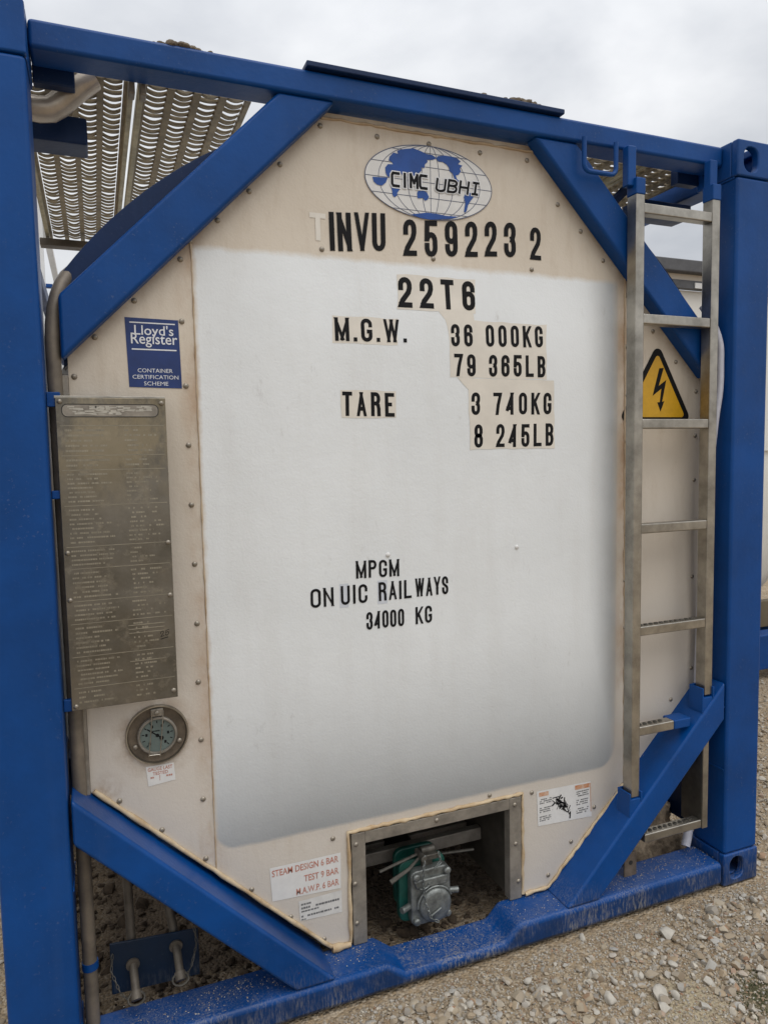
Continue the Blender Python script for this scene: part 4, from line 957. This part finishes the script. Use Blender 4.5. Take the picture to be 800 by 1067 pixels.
# ================================================================== gravel
def rock_variants(n, sub, amp, seed):
    out = []
    for i in range(n):
        bm = bmesh.new(); bmesh.ops.create_icosphere(bm, subdivisions=sub, radius=1)
        sx, sy, sz = random.uniform(.8,1.25), random.uniform(.75,1.1), random.uniform(.5,.8)
        off = Vector((seed+i*7.3, i*2.1, 0))
        # a few random cuts give facets
        planes = [(Vector((random.gauss(0,1),random.gauss(0,1),random.gauss(0,1))).normalized(), random.uniform(.45,.80)) for _ in range(11)]
        for v in bm.verts:
            p = v.co.copy()*(1+amp*noise.noise(v.co*1.3+off))
            for nrm, d in planes:
                k = p.dot(nrm)-d
                if k > 0: p -= nrm*k*.96
            v.co = Vector((p.x*sx, p.y*sy, p.z*sz))
        bm.verts.index_update(); out.append((np.array([v.co[:] for v in bm.verts]), np.array([[v.index for v in f.verts] for f in bm.faces]))); bm.free()
    return out
V2 = rock_variants(10, 2, .35, 1.0); V1 = rock_variants(8, 1, .3, 50.0)
def dens(x, y): return .5+.5*math.sin(3.1*x+1.7*y+.6)*math.cos(2.3*y-4.1*x+1.2)
def scatter(name, pts, variants, label, smooth, mat=None):
    VV = []; FF = []; base = 0
    for x, y, z, r in pts:
        v, f = variants[random.randrange(len(variants))]
        a, b = random.uniform(0,2*PI), random.gauss(0,.35); ca, sa, cb, sb = math.cos(a), math.sin(a), math.cos(b), math.sin(b)
        M = np.array([[ca,-sa,0],[sa,ca,0],[0,0,1]])@np.array([[1,0,0],[0,cb,-sb],[0,sb,cb]])
        VV.append((v*r)@M.T+np.array([x,y,z])); FF.append(f+base); base += len(v)
    VV = np.concatenate(VV); FF = np.concatenate(FF)
    me = bpy.data.meshes.new(name); me.vertices.add(len(VV)); me.vertices.foreach_set('co', VV.astype(np.float32).ravel())
    me.loops.add(FF.size); me.loops.foreach_set('vertex_index', FF.astype(np.int32).ravel()); me.polygons.add(len(FF))
    me.polygons.foreach_set('loop_start', np.arange(0,FF.size,3,dtype=np.int32)); me.update(calc_edges=True); me.materials.append(mat or STONE)
    me.polygons.foreach_set('use_smooth', [smooth]*len(FF))
    if smooth: me.set_sharp_from_angle(angle=math.radians(28))
    o = bpy.data.objects.new(name, me); COL.objects.link(o); return tag(o, label, 'gravel', kind='stuff')
BIG = [(1.908,-0.121,.0343),(1.697,-0.231,.0214),(1.694,-0.309,.0315),(1.734,-0.329,.021),(1.553,-0.272,.024),(1.647,-0.018,.0186),(2.02,-0.379,.0148),(2.304,-0.102,.0249),(2.002,-0.026,.0199),(1.993,-0.173,.0192),(2.13,-0.072,.0202),(1.969,-0.282,.0187),(1.819,-0.23,.0183),(1.611,-0.219,.0176),(1.582,-0.168,.0177),(0.981,-0.103,.0196),(1.177,-0.13,.0167),(1.379,-0.115,.0173),(1.589,-0.334,.0204),(1.355,-0.271,.0198)]
PALE = plain("pale_stone", (0.52,0.48,0.41,1), .85, 0, .25, 40, .3, 120)
for i, (x, y, r) in enumerate(BIG):
    v, f = V2[i % len(V2)]; mb = MB(); mb.add([tuple(p) for p in v*r*.85], [tuple(t) for t in f])
    o = mb.build('pale_stone', PALE, smooth=True, angle=50); o.location = (x,y,r*.28); o.rotation_euler = (random.gauss(0,.3),random.gauss(0,.3),random.uniform(0,6))
    tag(o, 'larger pale stone lying loose in the gravel in front of the blue bottom beam', 'stone', 'larger pale stones in front of the beam')
pts = []
def inb(x, y):                        # under the bottom beam or castings
    return -.02 < y < .16 and -.02 < x < W+.02
while len(pts) < 21000:
    u = random.random()
    if u < .62: x, y = random.uniform(.1,3.2), random.uniform(-.85,.0)
    elif u < .78: x, y = random.uniform(2.44,5.2), random.uniform(0,2.4)
    elif u < .82: x, y = random.uniform(-.7,.0), random.uniform(-.1,1.6)
    else: x, y = random.uniform(2.44,4.0), random.uniform(-.6,1.2)
    d = dens(x,y); 
    if random.random() > .35+.65*d or inb(x,y): continue
    if math.hypot(x-1.76,y+.37) < .10 and random.random() < .8: continue
    if math.hypot(x-1.97,y+.43) < .07: continue
    if -.13 < y < 0 and 1.2 < x < 2.0 and random.random() < .8: continue
    r = min(.022, max(.0038, random.lognormvariate(math.log(.0075), .52)))
    if -.05 < y < 0 and r > .008 and -.1 < x < 2.5: continue
    pts.append((x,y,-.004+r*random.uniform(.12,.5),r))
scatter('gravel', pts, V2, 'pale angular gravel stones covering the sandy yard', True)
pts = []
while len(pts) < 42000:
    u = random.random()
    if u < .7: x, y = random.uniform(.1,3.0), random.uniform(-.85,.0)
    elif u < .85: x, y = random.uniform(2.44,4.4), random.uniform(0,1.6)
    else: x, y = random.uniform(.3,2.6), random.uniform(-.75,.0)
    if inb(x,y): continue
    r = random.uniform(.0022,.0060); pts.append((x,y,-.004+r*.3,r))
scatter('gravel', pts, V1, 'fine sandy grit between the larger gravel stones', False)
pts = []
while len(pts) < 5200:
    x, y = random.uniform(.05,2.40), random.uniform(.16,1.7)
    r = min(.03, max(.004, random.lognormvariate(math.log(.0095), .5))); pts.append((x,y,-.004+r*random.uniform(.0,.35),r))
CLOD = plain("soil_clods", (0.085, 0.058, 0.036, 1), 0.95, 0, 0.55, 35, 0.4, 120)  # brown clods, coloured darker to deepen the shade under the tank
scatter('soil_clods', pts, V2, 'dark brown soil clods and stones under the tank container, darkened for the shade there', True, CLOD)
# grit on the bottom beam
pts = []
while len(pts) < 950:
    x = random.uniform(.17,2.27); y = random.betavariate(1.6,1.2)*.125+.014
    z = .046 if 1.045 < x < 1.375 else .092
    if 1.375 <= x <= 1.43 or .975 <= x <= 1.045: continue
    if dens(x*4,y*9) < random.uniform(0,.8): continue
    if .70 < x < .84 or 1.6 < x < 1.75: 
        if random.random() < .6: continue
    r = random.uniform(.0008,.0026); pts.append((x,y,z+r*.2,r))
scatter('beam_grit', pts, V1, 'pale grit and dust lying on the blue bottom beam', False)
# gravelly heap behind the right brace
bm = bmesh.new(); bmesh.ops.create_icosphere(bm, subdivisions=5, radius=1)
for v in bm.verts:
    p = v.co.copy(); k = 1+.25*noise.noise(p*1.6)+.12*noise.noise(p*5)+.10*noise.noise(p*13)+.06*noise.noise(p*28)
    v.co = Vector((p.x*.23*k, p.y*.19*k, max(p.z,-.1)*.20*k))
me = bpy.data.meshes.new('soil_heap'); bm.to_mesh(me); bm.free(); me.materials.append(HEAP)
me.polygons.foreach_set('use_smooth', [True]*len(me.polygons))
hp_ = bpy.data.objects.new('soil_heap', me); COL.objects.link(hp_); hp_.location = (2.20,.43,0); tag(hp_, 'lumpy brown heap of gravelly soil under the ladder behind the right brace', 'soil heap')
# moss, its dark green mostly painted shade
mb = MB()
for i in range(1100):
    a = random.uniform(0,2*PI); r = .11*math.sqrt(random.random()); x = 1.985+r*math.cos(a)*1.2; y = -.425+r*math.sin(a); h = random.uniform(.001,.005); b = random.uniform(0,PI); w = .0016
    mb.add([(x-w*math.cos(b),y-w*math.sin(b),-.003),(x+w*math.cos(b),y+w*math.sin(b),-.003),(x+random.gauss(0,.004),y+random.gauss(0,.004),h)],[(0,1,2)])
tag(mb.build('moss', plain("moss", (.06,.075,.02,1), .9, 0, .5)), 'dark green patch of moss and painted shade in the gravel at the lower right', 'moss', kind='stuff')
